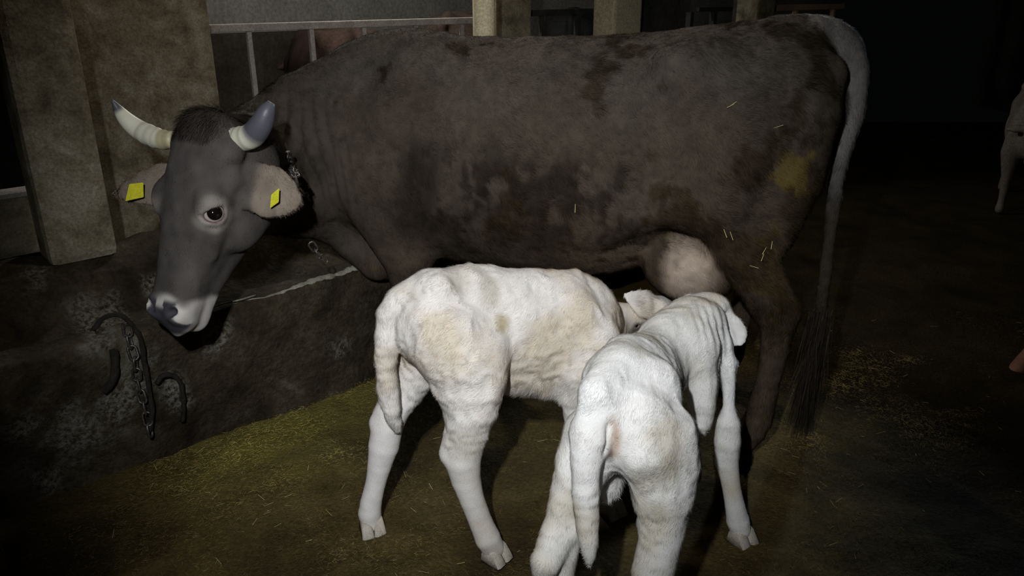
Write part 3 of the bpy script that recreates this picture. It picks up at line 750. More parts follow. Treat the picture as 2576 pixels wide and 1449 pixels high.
# floor
def grid_mesh(name, xs, ys, zf, mat, parent=None):
    X, Y = np.meshgrid(xs, ys, indexing='ij'); P = np.stack([X.ravel(), Y.ravel(), np.zeros(X.size)], 1)
    P[:, 2] = zf(P)
    n, m = len(xs), len(ys); i, j = np.meshgrid(np.arange(n - 1), np.arange(m - 1), indexing='ij'); b = (i * m + j).ravel()
    F = np.stack([b, b + m, b + m + 1, b + 1], 1)
    return link_mesh(name, mesh_np(name, P, F.ravel(), np.full(len(F), 4)), mat, parent)
def floor_z(P):
    q = np.stack([P[:, 0], P[:, 1], np.zeros(len(P))], 1)
    fade = sstep(6.0, 3.5, P[:, 1])
    return fade * (0.010 * fbm(q, 3.0, 81) + 0.007 * fbm(q, 14, 82, 3)) - 0.006
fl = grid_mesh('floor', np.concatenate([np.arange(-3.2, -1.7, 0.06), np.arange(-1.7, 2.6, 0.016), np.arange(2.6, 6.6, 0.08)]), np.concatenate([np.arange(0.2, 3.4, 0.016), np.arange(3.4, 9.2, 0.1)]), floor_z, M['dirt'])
fl['kind'] = 'structure'
def side_of_manger(P): return (P - ME0) @ MN
FP = np.empty(len(fl.data.vertices) * 3, np.float32); fl.data.vertices.foreach_get('co', FP); FP = FP.reshape(-1, 3).astype(float)
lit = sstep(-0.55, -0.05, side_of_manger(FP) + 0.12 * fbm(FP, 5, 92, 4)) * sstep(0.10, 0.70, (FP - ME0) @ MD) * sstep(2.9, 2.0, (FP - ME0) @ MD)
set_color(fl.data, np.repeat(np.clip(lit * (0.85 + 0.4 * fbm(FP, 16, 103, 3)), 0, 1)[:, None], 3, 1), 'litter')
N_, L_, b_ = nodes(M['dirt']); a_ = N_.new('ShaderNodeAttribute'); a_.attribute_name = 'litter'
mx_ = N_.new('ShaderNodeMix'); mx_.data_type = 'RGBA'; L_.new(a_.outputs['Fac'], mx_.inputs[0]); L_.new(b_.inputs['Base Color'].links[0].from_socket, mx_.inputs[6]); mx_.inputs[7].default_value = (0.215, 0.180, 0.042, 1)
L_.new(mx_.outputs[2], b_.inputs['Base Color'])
def alley(P): return sstep(0.10, -0.45, (P - CO) @ CH + 0.25 * ((P - CO) @ CL) + 0.12 * fbm(P, 3, 105, 3))      # muddy floor behind the cow, with the light's fall-off put into its colour
set_color(fl.data, np.repeat(alley(FP)[:, None], 3, 1), 'rear_dim')
a_ = N_.new('ShaderNodeAttribute'); a_.attribute_name = 'rear_dim'; mx2 = N_.new('ShaderNodeMix'); mx2.data_type = 'RGBA'; mx2.blend_type = 'MULTIPLY'; L_.new(a_.outputs['Fac'], mx2.inputs[0]); L_.new(mx_.outputs[2], mx2.inputs[6]); mx2.inputs[7].default_value = (0.34, 0.34, 0.38, 1)
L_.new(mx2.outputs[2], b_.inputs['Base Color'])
# loose straw bedding, finely trodden
n = 190000
P = np.stack([rng.uniform(-1.65, 2.4, n), 0.9 + 2.5 * rng.random(n) ** 1.2, np.zeros(n)], 1)
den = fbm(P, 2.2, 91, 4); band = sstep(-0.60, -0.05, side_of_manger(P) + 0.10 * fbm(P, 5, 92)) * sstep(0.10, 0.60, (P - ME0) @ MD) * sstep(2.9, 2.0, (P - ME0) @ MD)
patch = np.maximum.reduce([sstep(0.30, 0.08, np.linalg.norm((P[:, :2] - q[:2]) @ np.array([[0.86, -0.5], [0.5, 0.86]]) * np.array([0.6, 1.5]), axis=1) + 0.06 * fbm(P, 9, 94)) for q in (atz(2180, 1080, 0), atz(2130, 930, 0), atz(2300, 1110, 0))])
keep = (side_of_manger(P) < -0.015) & (rng.random(n) < np.clip(0.40 + 0.6 * den + 0.9 * band + 0.6 * patch, 0.05, 1))
P, band, patch = P[keep], band[keep], patch[keep]; n = len(P)
P[:, 2] = floor_z(P) + 0.002 + (0.004 + 0.012 * band) * rng.random(n)
tone = np.clip(0.70 + 0.5 * fbm(P, 7, 95, 3), 0.2, 1.4)[:, None]
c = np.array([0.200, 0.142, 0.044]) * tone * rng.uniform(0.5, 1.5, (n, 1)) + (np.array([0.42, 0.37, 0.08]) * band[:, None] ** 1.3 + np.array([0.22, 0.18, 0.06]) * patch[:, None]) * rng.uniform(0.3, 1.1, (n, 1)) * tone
c *= (1 - 0.62 * alley(P) * (1 - np.clip(patch * 1.3, 0, 1)))[:, None]  # straw there dimmed in colour by the same fall-off
br = rng.random(n) < 0.006; c[br] = np.array([0.55, 0.47, 0.20]) * rng.uniform(0.6, 1.2, (br.sum(), 1))
me = strand_mesh(P, rng.uniform(0, 6.28, n), rng.uniform(0.004, 0.016, n) * (1 + 1.2 * br), rng.uniform(0.0006, 0.0013, n) * (1 + 0.5 * br), rng.normal(0, 0.22, n), c, 'loose_straw')
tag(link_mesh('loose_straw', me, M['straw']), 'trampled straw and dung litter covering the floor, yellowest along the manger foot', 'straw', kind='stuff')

# manger: battered, grimy concrete trough wall with a worn front edge
MH = 0.46
ss = np.arange(-1.6, 3.0, 0.02)
prof = [(0.0, -0.02), (0.01, 0.10), (0.025, 0.22), (0.035, 0.34), (0.025, 0.42), (0.015, 0.455), (-0.012, 0.462), (-0.08, 0.462), (-0.095, 0.44), (-0.13, 0.36), (-0.22, 0.31), (-0.42, 0.30), (-0.55, 0.34), (-0.62, 0.43), (-0.66, 0.47), (-0.86, 0.475), (-0.86, -0.02)]
pp = spline(np.array(prof), 74)
X, J = np.meshgrid(ss, np.arange(len(pp)), indexing='ij')
P = ME0 + MD * X.ravel()[:, None] + MN * (-pp[J.ravel(), 0])[:, None] + UP * pp[J.ravel(), 1][:, None]
P[:, 0:2] += (MN[:2] * (0.022 * fbm(P, 3.2, 95, 4) + 0.010 * fbm(P, 14, 96, 3))[:, None])
P[:, 2] += 0.012 * fbm(P, 6, 97, 3) * (P[:, 2] > 0.2)
n, m = len(ss), len(pp); i, j = np.meshgrid(np.arange(n - 1), np.arange(m - 1), indexing='ij'); b = (i * m + j).ravel()
F = np.stack([b, b + 1, b + m + 1, b + m], 1)
mang = empty('manger', tuple(ME0)); tag(mang, 'low grimy concrete manger wall running behind the cow to the left', 'manger')
tr = link_mesh('trough', mesh_np('trough', P, F.ravel(), np.full(len(F), 4)), M['manger'], mang)
lime = np.zeros(len(P))
for q_, rad in ((mg(0.12, 0, 0.17), 0.10), (mg(0.36, 0, 0.30), 0.085), (mg(0.42, 0, 0.22), 0.06), (mg(0.28, 0, 0.24), 0.06), (mg(0.60, 0, 0.36), 0.05), (mg(0.05, 0, 0.06), 0.05), (mg(0.02, -0.01, 0.26), 0.05), (mg(0.25, 0.02, 0.46), 0.05), (mg(1.05, 0, 0.18), 0.05), (mg(1.45, -0.02, 0.40), 0.07)):
    d = np.linalg.norm((P - q_) - ((P - q_) @ MN)[:, None] * MN, axis=1) / rad
    lime = np.maximum(lime, sstep(1.25, 0.2, d + 0.9 * fbm(P, 13, 99, 4)))
lime = np.clip(lime + 0.20 * sstep(0.5, 0.9, fbm(P, 9, 98, 3)), 0, 1)
set_color(tr.data, np.repeat(lime[:, None], 3, 1), 'lime')
N_, L_, b_ = nodes(M['manger']); a_ = N_.new('ShaderNodeAttribute'); a_.attribute_name = 'lime'
nz = noise_node(M['manger'].node_tree, 70, 5, 0.7); rp = ramp(M['manger'].node_tree, [(0.42, (0, 0, 0)), (0.60, (1, 1, 1))]); L_.new(nz.outputs['Fac'], rp.inputs['Fac'])
mm = N_.new('ShaderNodeMath'); mm.operation = 'MULTIPLY'; L_.new(a_.outputs['Fac'], mm.inputs[0]); L_.new(rp.outputs['Color'], mm.inputs[1])
mx_ = N_.new('ShaderNodeMix'); mx_.data_type = 'RGBA'; L_.new(mm.outputs[0], mx_.inputs[0]); L_.new(b_.inputs['Base Color'].links[0].from_socket, mx_.inputs[6]); mx_.inputs[7].default_value = (0.22, 0.205, 0.175, 1)
L_.new(mx_.outputs[2], b_.inputs['Base Color'])
# worn light edge where the coating has broken off
PG = P.reshape(len(ss), len(pp), 3)
je = np.argmin(np.abs(pp[:, 0] + 0.002) + np.abs(pp[:, 1] - 0.459))
es = np.array([i_ for i_, s in enumerate(ss) if 0.60 < s < 1.35])
ep = spline(PG[es, je], 140); q_ = np.linspace(0, 1, 140)
er = 0.011 * sstep(0.0, 0.45, q_) * sstep(1.0, 0.9, q_) * np.clip(0.85 + 0.55 * fbm(ep, 40, 101, 3), 0.25, 1.4) + 0.0015
tube('worn_edge', list(ep - UP * 0.003), list(er), M['manger_edge'], mang, 8)

# pillars and walls
def slab(name, c, w, d, z0, z1, mat, bevel=0.015, rz=None, label=None, cat=None, group=None):
    """upright block: c = centre on the floor, w along the manger line, d across it"""
    o = from_bm(name, box_bm(-w / 2, w / 2, -d / 2, d / 2, z0, z1, bevel), mat)
    o.location = (c[0], c[1], 0); o.rotation_euler = (0, 0, math.atan2(MD[1], MD[0]) if rz is None else rz)
    if label: tag(o, label, cat, group)
    return o

# ------------------------------------------------------------------ the calves
def calf_finish(name, label, V, Q, N, tint, stains, flow, hairlen, parent, seed, bare=None, pink=None, dens=330000):
    rgb = np.tile(np.asarray(tint, float), (len(V), 1))
    t = fbm(V, 5.5, seed, 4)
    rgb = mix(rgb, np.asarray(tint) * np.array([1.08, 1.09, 1.12]), sstep(0.0, 0.8, t) * 0.7)
    rgb = mix(rgb, np.asarray(tint) * np.array([0.82, 0.75, 0.62]), sstep(0.1, 0.9, -t) * 0.75)
    for c, rad, col, k in stains:
        d = np.linalg.norm(V - c, axis=1) / rad + 0.45 * vnoise(V, 22, seed + 5)
        rgb = mix(rgb, col, sstep(1.0, 0.35, d) * k)
    if pink is not None: rgb = mix(rgb, pink[1], pink[0])
    rgb = np.clip(rgb * (1 + 0.07 * vnoise(V, 55, seed + 7))[:, None], 0.01, 1)
    body_mesh('body', V, Q, rgb * 0.86, M['coat'], parent)
    mk = np.ones(len(V)) if bare is None else np.clip(1 - bare, 0, 1)
    fur('fur', V, Q, N, rgb, flow, dens, hairlen, 0.00075, 0.20, M['fur'], parent, seed, 0.6, mk, 1.06)
    return rgb
def crinkle(V, N, amt, seed, mask=1.0):
    """wavy new-born coat and loose skin"""
    a = 1 - np.abs(fbm(V, 17, seed, 2)) * 1.6
    b = 1 - np.abs(vnoise(V, 42, seed + 3)) * 1.6
    return V + N * ((amt * a + 0.45 * amt * b + amt * 0.8 * vnoise(V, 9, seed + 4)) * mask)[:, None]

# calf standing side-on, head under the cow
cf = empty('calf', (-0.1, 1.78, 0)); tag(cf, 'cream-white calf standing side-on, rump to the left, its head under the cow', 'calf', 'new-born calves')
A_ = unit(np.array([0.40, 0.175, 0.0])); B_ = np.array([A_[1], -A_[0], 0.0])       # the way it faces; its right, towards the camera
Fd = Field((-0.52, 1.50, -0.01), (0.66, 2.36, 0.84), 0.0042)
def T1(px, py, Y, r): return (at(px, py, Y), r)
SQ = (B_, 1.28)
Fd.limb([T1(1082, 795, 1.79, 0.080), T1(1105, 810, 1.80, 0.122), T1(1190, 818, 1.83, 0.140), T1(1290, 826, 1.865, 0.148), T1(1390, 832, 1.905, 0.148), T1(1448, 818, 1.935, 0.122), T1(1478, 832, 1.95, 0.088)], 0.03, SQ)
# hips, loin, withers
Fd.limb([T1(1015, 748, 1.79, 0.022), T1(1075, 728, 1.80, 0.030), T1(1180, 708, 1.83, 0.034), T1(1290, 712, 1.87, 0.032), T1(1390, 712, 1.915, 0.030), T1(1444, 708, 1.94, 0.028), T1(1484, 738, 1.97, 0.030)], 0.05)
Fd.limb([T1(1105, 730, 1.755, 0.028), T1(1085, 725, 1.83, 0.028)], 0.05)
# belly and navel
Fd.limb([T1(1250, 915, 1.85, 0.075), T1(1350, 925, 1.89, 0.078), T1(1430, 930, 1.92, 0.070)], 0.05)
Fd.limb([T1(1400, 975, 1.875, 0.026), T1(1425, 995, 1.88, 0.014)], 0.03)
# right (near) haunch and hind leg
Fd.limb([T1(1098, 812, 1.735, 0.062), T1(1126, 850, 1.725, 0.088), T1(1166, 905, 1.715, 0.088), T1(1186, 965, 1.70, 0.073), T1(1187, 1035, 1.685, 0.056), T1(1174, 1100, 1.68, 0.050), T1(1163, 1150, 1.675, 0.048), T1(1172, 1205, 1.675, 0.038), T1(1187, 1255, 1.675, 0.032), T1(1210, 1315, 1.68, 0.031), T1(1226, 1352, 1.682, 0.034), T1(1240, 1378, 1.683, 0.031)], 0.035)
Fd.limb([T1(1072, 805, 1.745, 0.045), T1(1104, 880, 1.725, 0.055), T1(1140, 960, 1.70, 0.048), T1(1165, 1040, 1.69, 0.036)], 0.035)
Fd.limb([T1(1222, 870, 1.74, 0.045), T1(1228, 935, 1.715, 0.038), T1(1205, 1020, 1.69, 0.028)], 0.05)
Fd.limb([T1(1128, 1138, 1.675, 0.022), T1(1150, 1090, 1.68, 0.022)], 0.02)
# left (far) hind leg, set back
Fd.limb([T1(1085, 830, 1.85, 0.085), T1(1060, 900, 1.86, 0.070), T1(1028, 965, 1.85, 0.053), T1(995, 1020, 1.835, 0.043), T1(975, 1070, 1.825, 0.043), T1(966, 1120, 1.82, 0.042), T1(955, 1170, 1.815, 0.033), T1(945, 1215, 1.81, 0.028), T1(933, 1265, 1.806, 0.030), T1(930, 1290, 1.803, 0.032), T1(934, 1312, 1.80, 0.029)], 0.03)
Fd.limb([T1(952, 1062, 1.825, 0.020), T1(962, 1035, 1.83, 0.018)], 0.02)
# shoulders and forelegs
for dy, dx in ((-0.055, 0), (0.11, 10)):
    Fd.limb([T1(1425 + dx, 760, 1.94 + dy, 0.060), T1(1484 + dx, 845, 1.93 + dy, 0.074), T1(1462 + dx, 920, 1.90 + dy, 0.064), T1(1456 + dx, 985, 1.885 + dy, 0.048), T1(1458 + dx, 1055, 1.88 + dy, 0.040), T1(1462 + dx, 1092, 1.875 + dy, 0.042), T1(1466 + dx, 1140, 1.875 + dy, 0.031), T1(1472 + dx, 1205, 1.87 + dy, 0.029), T1(1476 + dx, 1235, 1.87 + dy, 0.033), T1(1486 + dx, 1258, 1.865 + dy, 0.029)], 0.03)
# neck, dropping under the flank
Fd.limb([T1(1472, 800, 1.97, 0.080), T1(1522, 826, 2.02, 0.064), T1(1548, 826, 2.075, 0.052)], 0.05, (B_, 1.12))
# head, reaching forward and up to the udder
HM1 = np.array([unit(np.array([0.72, 0.48, -0.50])), np.zeros(3), np.zeros(3)])
HM1[2] = unit(np.array([0.10, -0.05, 1.0]) - (np.array([0.10, -0.05, 1.0]) @ HM1[0]) * HM1[0]); HM1[1] = np.cross(HM1[2], HM1[0])
HP1 = at(1526, 757, 2.06)
head_ops(Fd, HP1, HM1, 0.255, 1.18, 1.05, 0.02, 0.9)
def h1(s, x, z): q = 0.255 / 0.56; return HP1 + HM1[0] * s * q + HM1[1] * x * q * 1.18 + HM1[2] * z * q * 1.05
E1 = {sd: h1(0.19, sd * 0.093, -0.046) for sd in (1, -1)}
A1 = {sd: unit(HM1[1] * sd * 0.94 + HM1[2] * 0.25 + HM1[0] * 0.1) for sd in (1, -1)}
for sd in (1, -1):
    Fd.ell(E1[sd], (0.021, 0.016, 0.020), np.array([HM1[0], A1[sd], np.cross(HM1[0], A1[sd])]), 0.012)
    Fd.ell(E1[sd] + A1[sd] * 0.015, (0.017, 0.013, 0.010), np.array([HM1[0], A1[sd], np.cross(HM1[0], A1[sd])]), 0.004, cut=True)
Fd.limb([(h1(0.06, -0.06, -0.05), 0.030), (at(1622, 784, 2.08), 0.032), (at(1654, 782, 2.08), 0.034)], 0.02)
# curly ears: the near one laid back over the poll, the far one behind it
R1 = ear_ops(Fd, at(1654, 782, 2.06), at(1570, 738, 2.03), unit(-CAMF + CAMU * 0.3), 0.080, 0.015, 0.010)
Fd.ell(at(1648, 776, 2.11), (0.060, 0.04, 0.038), None, 0.03)
ear_ops(Fd, h1(0.10, 0.09, -0.06), h1(0.12, 0.24, -0.20), unit(HM1[0]), 0.08, 0.02, 0.009)
# tail, hanging clear of the rump
TL1 = spline([[*at(x, y, Y), r] for x, y, Y, r in [(1070, 742, 1.80, 0.030), (1022, 752, 1.785, 0.033), (988, 782, 1.775, 0.033), (976, 850, 1.765, 0.030), (970, 920, 1.76, 0.026), (976, 985, 1.76, 0.024), (988, 1040, 1.762, 0.019), (1000, 1078, 1.775, 0.012)]], 26)
Fd.limb([(q[:3], q[3]) for q in TL1], 0.014)
V, Q = Fd.mesh(6); N = normals(V, Q)
legs = sstep(0.42, 0.30, V[:, 2]); hq1 = (V - HP1) @ HM1.T
inh = sstep(-0.02, 0.02, hq1[:, 0]) * (np.abs(hq1[:, 1]) < 0.09) * (V[:, 0] > 0.30)
V = crinkle(V, N, 0.0036, 201, (1 - 0.96 * legs) * (1 - 0.6 * inh)); N = normals(V, Q)
flow = np.tile(-A_ * 0.75 - UP * 0.55, (len(V), 1)); flow = mix(flow, -UP, sstep(0.52, 0.40, V[:, 2])); flow = mix(flow, HM1[0], inh)
dT = np.min(np.linalg.norm(V[:, None, :] - TL1[None, :, :3], axis=2) - TL1[None, :, 3], axis=1); tm = sstep(0.012, 0.002, dT) * (V[:, 0] < -0.24)
flow = mix(flow, -UP, tm)
belly = sstep(0.50, 0.44, V[:, 2]) * ((V - at(1330, 960, 1.88)) @ A_ > -0.07) * sstep(0.40, 0.44, V[:, 2])
ear1 = sstep(0.085, 0.04, np.linalg.norm(V - at(1640, 770, 2.03), axis=1))
hl = 0.0125 + 0.020 * belly + 0.002 * tm + 0.004 * ear1; hl = hl * (1 - 0.30 * legs) * (1 - 0.45 * inh * (1 - ear1))
lid = np.max([sstep(0.036, 0.022, np.linalg.norm(V - E1[sd], axis=1)) for sd in (1, -1)], axis=0)
stn = [(at(1272, 805, 1.735), 0.035, (0.44, 0.35, 0.20), 0.8), (at(1170, 1120, 1.64), 0.06, (0.46, 0.42, 0.31), 0.4), (at(1180, 730, 1.80), 0.10, (0.50, 0.45, 0.36), 0.6), (at(1060, 735, 1.79), 0.06, (0.50, 0.42, 0.28), 0.5),
       (at(1560, 815, 1.93), 0.085, (0.58, 0.50, 0.38), 0.75), (at(1420, 985, 1.87), 0.05, (0.35, 0.31, 0.22), 0.7), (at(930, 1300, 1.79), 0.035, (0.42, 0.37, 0.28), 0.6), (at(1240, 1385, 1.66), 0.04, (0.44, 0.38, 0.29), 0.6)]
calf_finish('calf', None, V, Q, N, (0.83, 0.79, 0.75), stn, flow, hl, cf, 211, lid, (lid * 0.9, (0.24, 0.20, 0.20)))
for sd in (1, -1):
    sphere('eye', E1[sd] + A1[sd] * 0.002, 0.0165, M['eye'], cf, A1[sd], lambda a: (0.008, 0.006, 0.008) if a < 1.0 else (0.3, 0.25, 0.24), 24)
def calf_hooves(parent, feet, fwd, side):
    for p in feet:
        for k in (-1, 1):
            hoof('hoof', np.array([p[0], p[1], 0.0]) + side * k * 0.017 + fwd * 0.012, fwd, side, (0.062, 0.034, 0.044), M['hoof'], parent)
f_r = unit(np.array([0.75, -0.55, 0])); calf_hooves(cf, [at(1240, 1378, 1.683)], f_r, np.array([f_r[1], -f_r[0], 0]))
f_l = unit(np.array([0.35, -0.9, 0])); calf_hooves(cf, [at(934, 1312, 1.80)], f_l, np.array([f_l[1], -f_l[0], 0]))
calf_hooves(cf, [at(1486, 1258, 1.81), at(1496, 1258, 1.975)], A_, B_)

# calf seen from behind, head under the udder
cg = empty('calf', (0.30, 1.5, 0)); tag(cg, 'white calf seen from behind, nearest the camera, right ear out beside the cow\'s hind leg', 'calf', 'new-born calves')
A2 = unit(np.array([0.21, 0.44, -0.0])); B2 = np.array([A2[1], -A2[0], 0.0])       # the way it faces; its right
Fd = Field((-0.12, 1.06, -0.01), (0.90, 2.28, 0.80), 0.0042)
# trunk
Fd.limb([T1(1580, 1065, 1.40, 0.085), T1(1588, 1020, 1.45, 0.100), T1(1598, 975, 1.54, 0.100), T1(1622, 950, 1.64, 0.094), T1(1656, 922, 1.74, 0.084), T1(1695, 876, 1.82, 0.070)], 0.03, (B2, 1.08))
# backbone from tail head to withers
Fd.limb([T1(1498, 985, 1.335, 0.026), T1(1545, 928, 1.43, 0.034), T1(1570, 890, 1.53, 0.036), T1(1612, 890, 1.63, 0.032), T1(1656, 870, 1.72, 0.032), T1(1694, 832, 1.80, 0.032)], 0.05)
# hip bones
Fd.limb([T1(1512, 950, 1.46, 0.028), T1(1565, 935, 1.45, 0.03), T1(1660, 955, 1.445, 0.030)], 0.06)
# right haunch and hind leg
Fd.limb([T1(1645, 1030, 1.41, 0.055), T1(1662, 1095, 1.37, 0.072), T1(1676, 1170, 1.355, 0.065), T1(1670, 1240, 1.335, 0.059), T1(1668, 1300, 1.32, 0.048), T1(1660, 1365, 1.305, 0.043), T1(1642, 1440, 1.29, 0.043), T1(1638, 1520, 1.30, 0.034), T1(1638, 1600, 1.30, 0.031), T1(1640, 1640, 1.30, 0.034), T1(1643, 1670, 1.31, 0.030)], 0.035)
Fd.limb([T1(1610, 1050, 1.35, 0.055), T1(1620, 1130, 1.325, 0.058), T1(1648, 1210, 1.325, 0.046), T1(1662, 1290, 1.32, 0.034)], 0.035)
Fd.limb([T1(1718, 1080, 1.43, 0.028), T1(1728, 1190, 1.40, 0.024), T1(1700, 1270, 1.36, 0.02)], 0.05)
# left haunch and hind leg, hock turned out
Fd.limb([T1(1530, 1040, 1.42, 0.050), T1(1498, 1100, 1.38, 0.064), T1(1466, 1170, 1.36, 0.055), T1(1440, 1245, 1.34, 0.046), T1(1420, 1310, 1.32, 0.038), T1(1392, 1370, 1.295, 0.033), T1(1374, 1412, 1.275, 0.030), T1(1368, 1432, 1.272, 0.025)], 0.035)
Fd.limb([T1(1440, 1290, 1.33, 0.034), T1(1420, 1380, 1.31, 0.030), T1(1408, 1450, 1.30, 0.030), T1(1410, 1520, 1.295, 0.027), T1(1412, 1580, 1.29, 0.029), T1(1414, 1640, 1.29, 0.033), T1(1418, 1690, 1.30, 0.030)], 0.012)
# navel / purse hair
Fd.limb([T1(1545, 1160, 1.42, 0.030), T1(1538, 1215, 1.41, 0.020), T1(1528, 1245, 1.40, 0.008)], 0.02)
# loose brisket and right elbow hanging beside the flank
Fd.limb([T1(1752, 880, 1.76, 0.055), T1(1764, 950, 1.735, 0.040), T1(1768, 1010, 1.72, 0.034), T1(1768, 1060, 1.71, 0.022), T1(1768, 1088, 1.705, 0.009)], 0.03)
# right shoulder, foreleg planted out to the side
Fd.limb([T1(1725, 812, 1.87, 0.058), T1(1770, 822, 1.86, 0.052), T1(1812, 868, 1.82, 0.030)], 0.04)
Fd.limb([T1(1815, 868, 1.82, 0.028), T1(1830, 912, 1.80, 0.024), T1(1833, 970, 1.785, 0.016), T1(1834, 1020, 1.775, 0.014), T1(1832, 1065, 1.77, 0.030), T1(1830, 1110, 1.765, 0.034), T1(1828, 1160, 1.765, 0.031), T1(1838, 1215, 1.76, 0.025), T1(1848, 1270, 1.757, 0.026), T1(1856, 1310, 1.757, 0.031), T1(1862, 1330, 1.755, 0.029)], 0.012)
Fd.limb([T1(1784, 838, 1.86, 0.036), T1(1806, 900, 1.85, 0.028), T1(1816, 960, 1.84, 0.012)], 0.02)
# left foreleg, hidden behind the trunk
Fd.limb([(np.array([0.365, 1.85, 0.52]), 0.055), (np.array([0.31, 1.86, 0.42]), 0.045), (np.array([0.27, 1.86, 0.30]), 0.036), (np.array([0.275, 1.86, 0.25]), 0.036), (np.array([0.28, 1.86, 0.14]), 0.027), (np.array([0.28, 1.865, 0.075]), 0.032), (np.array([0.285, 1.88, 0.035]), 0.028)], 0.04)
# neck, rising and turning right to the udder
Fd.limb([T1(1695, 862, 1.77, 0.074), T1(1742, 824, 1.85, 0.068), T1(1764, 802, 1.93, 0.056)], 0.05)
HM2 = np.array([unit(np.array([0.12, 0.85, -0.42])), np.zeros(3), np.zeros(3)])
HM2[2] = unit(np.array([0.12, 0.4, 1.0]) - (np.array([0.12, 0.4, 1.0]) @ HM2[0]) * HM2[0]); HM2[1] = np.cross(HM2[2], HM2[0])
HP2 = at(1768, 755, 1.95)
head_ops(Fd, HP2, HM2, 0.255, 1.15, 1.0, 0.025, 0.9)
def h2(s, x, z): q = 0.255 / 0.56; return HP2 + HM2[0] * s * q + HM2[1] * x * q * 1.15 + HM2[2] * z * q
Fd.ell(at(1770, 772, 1.93), (0.060, 0.04, 0.036), None, 0.02)
Fd.limb([T1(1800, 785, 1.93, 0.034), T1(1826, 808, 1.92, 0.022)], 0.03)
ear_ops(Fd, at(1818, 797, 1.90), at(1866, 868, 1.83), unit(-CAMF * 0.9 + CAMU * 0.3 + CAMR * 0.2), 0.088, 0.012, 0.010)
ear_ops(Fd, h2(0.10, 0.09, -0.05), h2(0.14, 0.22, -0.26), unit(-CAMR + CAMU * 0.3), 0.08, 0.015, 0.009)
# tail, thick at the root, lying over the left hind leg
TL2 = spline([[*at(x, y, Y), r] for x, y, Y, r in [(1532, 985, 1.385, 0.035), (1508, 1022, 1.35, 0.038), (1490, 1075, 1.322, 0.036), (1476, 1140, 1.30, 0.032), (1472, 1220, 1.285, 0.026), (1477, 1300, 1.275, 0.022), (1481, 1360, 1.265, 0.017), (1483, 1400, 1.26, 0.010), (1483, 1418, 1.258, 0.004)]], 30)
Fd.limb([(q[:3], q[3]) for q in TL2[:9]], 0.045)
Fd.limb([(q[:3], q[3]) for q in TL2[8:]], 0.016)
# vent beside the tail
Fd.limb([(at(1530, 1070, 1.30), 0.005), (at(1519, 1135, 1.29), 0.007)], 0.010, cut=True)
V, Q = Fd.mesh(6); N = normals(V, Q)
legs = sstep(0.40, 0.28, V[:, 2])
V = crinkle(V, N, 0.0026, 301, (1 - 0.9 * legs) * (1 - 0.7 * sstep(0.06, 0.02, np.linalg.norm(np.cross(V - at(1834, 860, 1.82), V - at(1832, 1100, 1.765)), axis=1) / 0.23))); N = normals(V, Q)
# shoulder skin striae running down from the neck
sp = (V - at(1790, 860, 1.80)); sm = sstep(0.11, 0.04, np.abs(sp[:, 1])) * sstep(0.10, 0.05, np.abs(sp[:, 0])) * sstep(-0.14, -0.02, sp[:, 2]) * sstep(0.12, 0.05, sp[:, 2])
V = V + N * (0.0016 * np.sin((V[:, 0] + 0.15 * V[:, 2]) * 2 * math.pi / 0.020) * sm)[:, None]; N = normals(V, Q)
flow = np.tile(-A2 * 0.8 - UP * 0.3, (len(V), 1)); lat2 = (V - at(1570, 890, 1.53)) @ B2
flow = flow + B2 * (np.sign(lat2) * sstep(0.0, 0.06, np.abs(lat2)) * 0.35)[:, None]
flow = mix(flow, -UP, sstep(0.55, 0.40, V[:, 2]))
dT = np.min(np.linalg.norm(V[:, None, :] - TL2[None, :, :3], axis=2) - TL2[None, :, 3], axis=1); tm = sstep(0.012, 0.002, dT)
flow = mix(flow, -UP - A2 * 0.3, tm)
purse = sstep(0.06, 0.03, np.linalg.norm(V - at(1540, 1205, 1.41), axis=1))
hl = 0.0125 - 0.002 * tm + 0.012 * purse; ear2 = sstep(0.075, 0.05, np.linalg.norm(V - at(1850, 840, 1.83), axis=1)) * (V[:, 0] > at(1838, 840, 1.83)[0]); hl = hl * (1 - 0.65 * ear2) * (1 - 0.25 * sstep(0.34, 0.20, V[:, 2]))
vent = sstep(0.030, 0.014, np.linalg.norm((V - at(1536, 1105, 1.30)) / np.array([0.9, 1.8, 2.2]), axis=1)) * (1 - tm) * 0.8
pv = mix(np.tile([0.50, 0.36, 0.26], (len(V), 1)), (0.10, 0.03, 0.03), sstep(0.014, 0.006, np.abs((V - at(1522, 1100, 1.285))[:, 0] + 0.2 * (V - at(1522, 1100, 1.285))[:, 2])))
stn = [(at(1640, 1200, 1.28), 0.075, (0.44, 0.40, 0.30), 0.7), (at(1655, 1290, 1.27), 0.05, (0.46, 0.43, 0.32), 0.6), (at(1620, 870, 1.62), 0.06, (0.50, 0.47, 0.38), 0.6), (at(1570, 920, 1.48), 0.07, (0.52, 0.48, 0.39), 0.5),
       (at(1545, 1140, 1.33), 0.035, (0.55, 0.42, 0.24), 0.7), (at(1435, 1280, 1.28), 0.05, (0.50, 0.46, 0.36), 0.5), (at(1660, 1130, 1.30), 0.07, (0.54, 0.48, 0.38), 0.5)]
calf_finish('calf', None, V, Q, N, (0.83, 0.815, 0.79), stn, flow, hl, cg, 311, vent, (vent, pv))
f_2 = unit(np.array([0.25, 0.9, 0]))
for s_, e_ in ((1, 1),):
    for sd in (1, -1):
        ee = h2(0.19, sd * 0.093, -0.046); sphere('eye', ee, 0.0165, M['eye'], cg, unit(HM2[1] * sd + HM2[2] * 0.25), lambda a: (0.008, 0.006, 0.008), 20)
calf_hooves(cg, [at(1643, 1670, 1.31), at(1418, 1690, 1.30)], A2, B2)
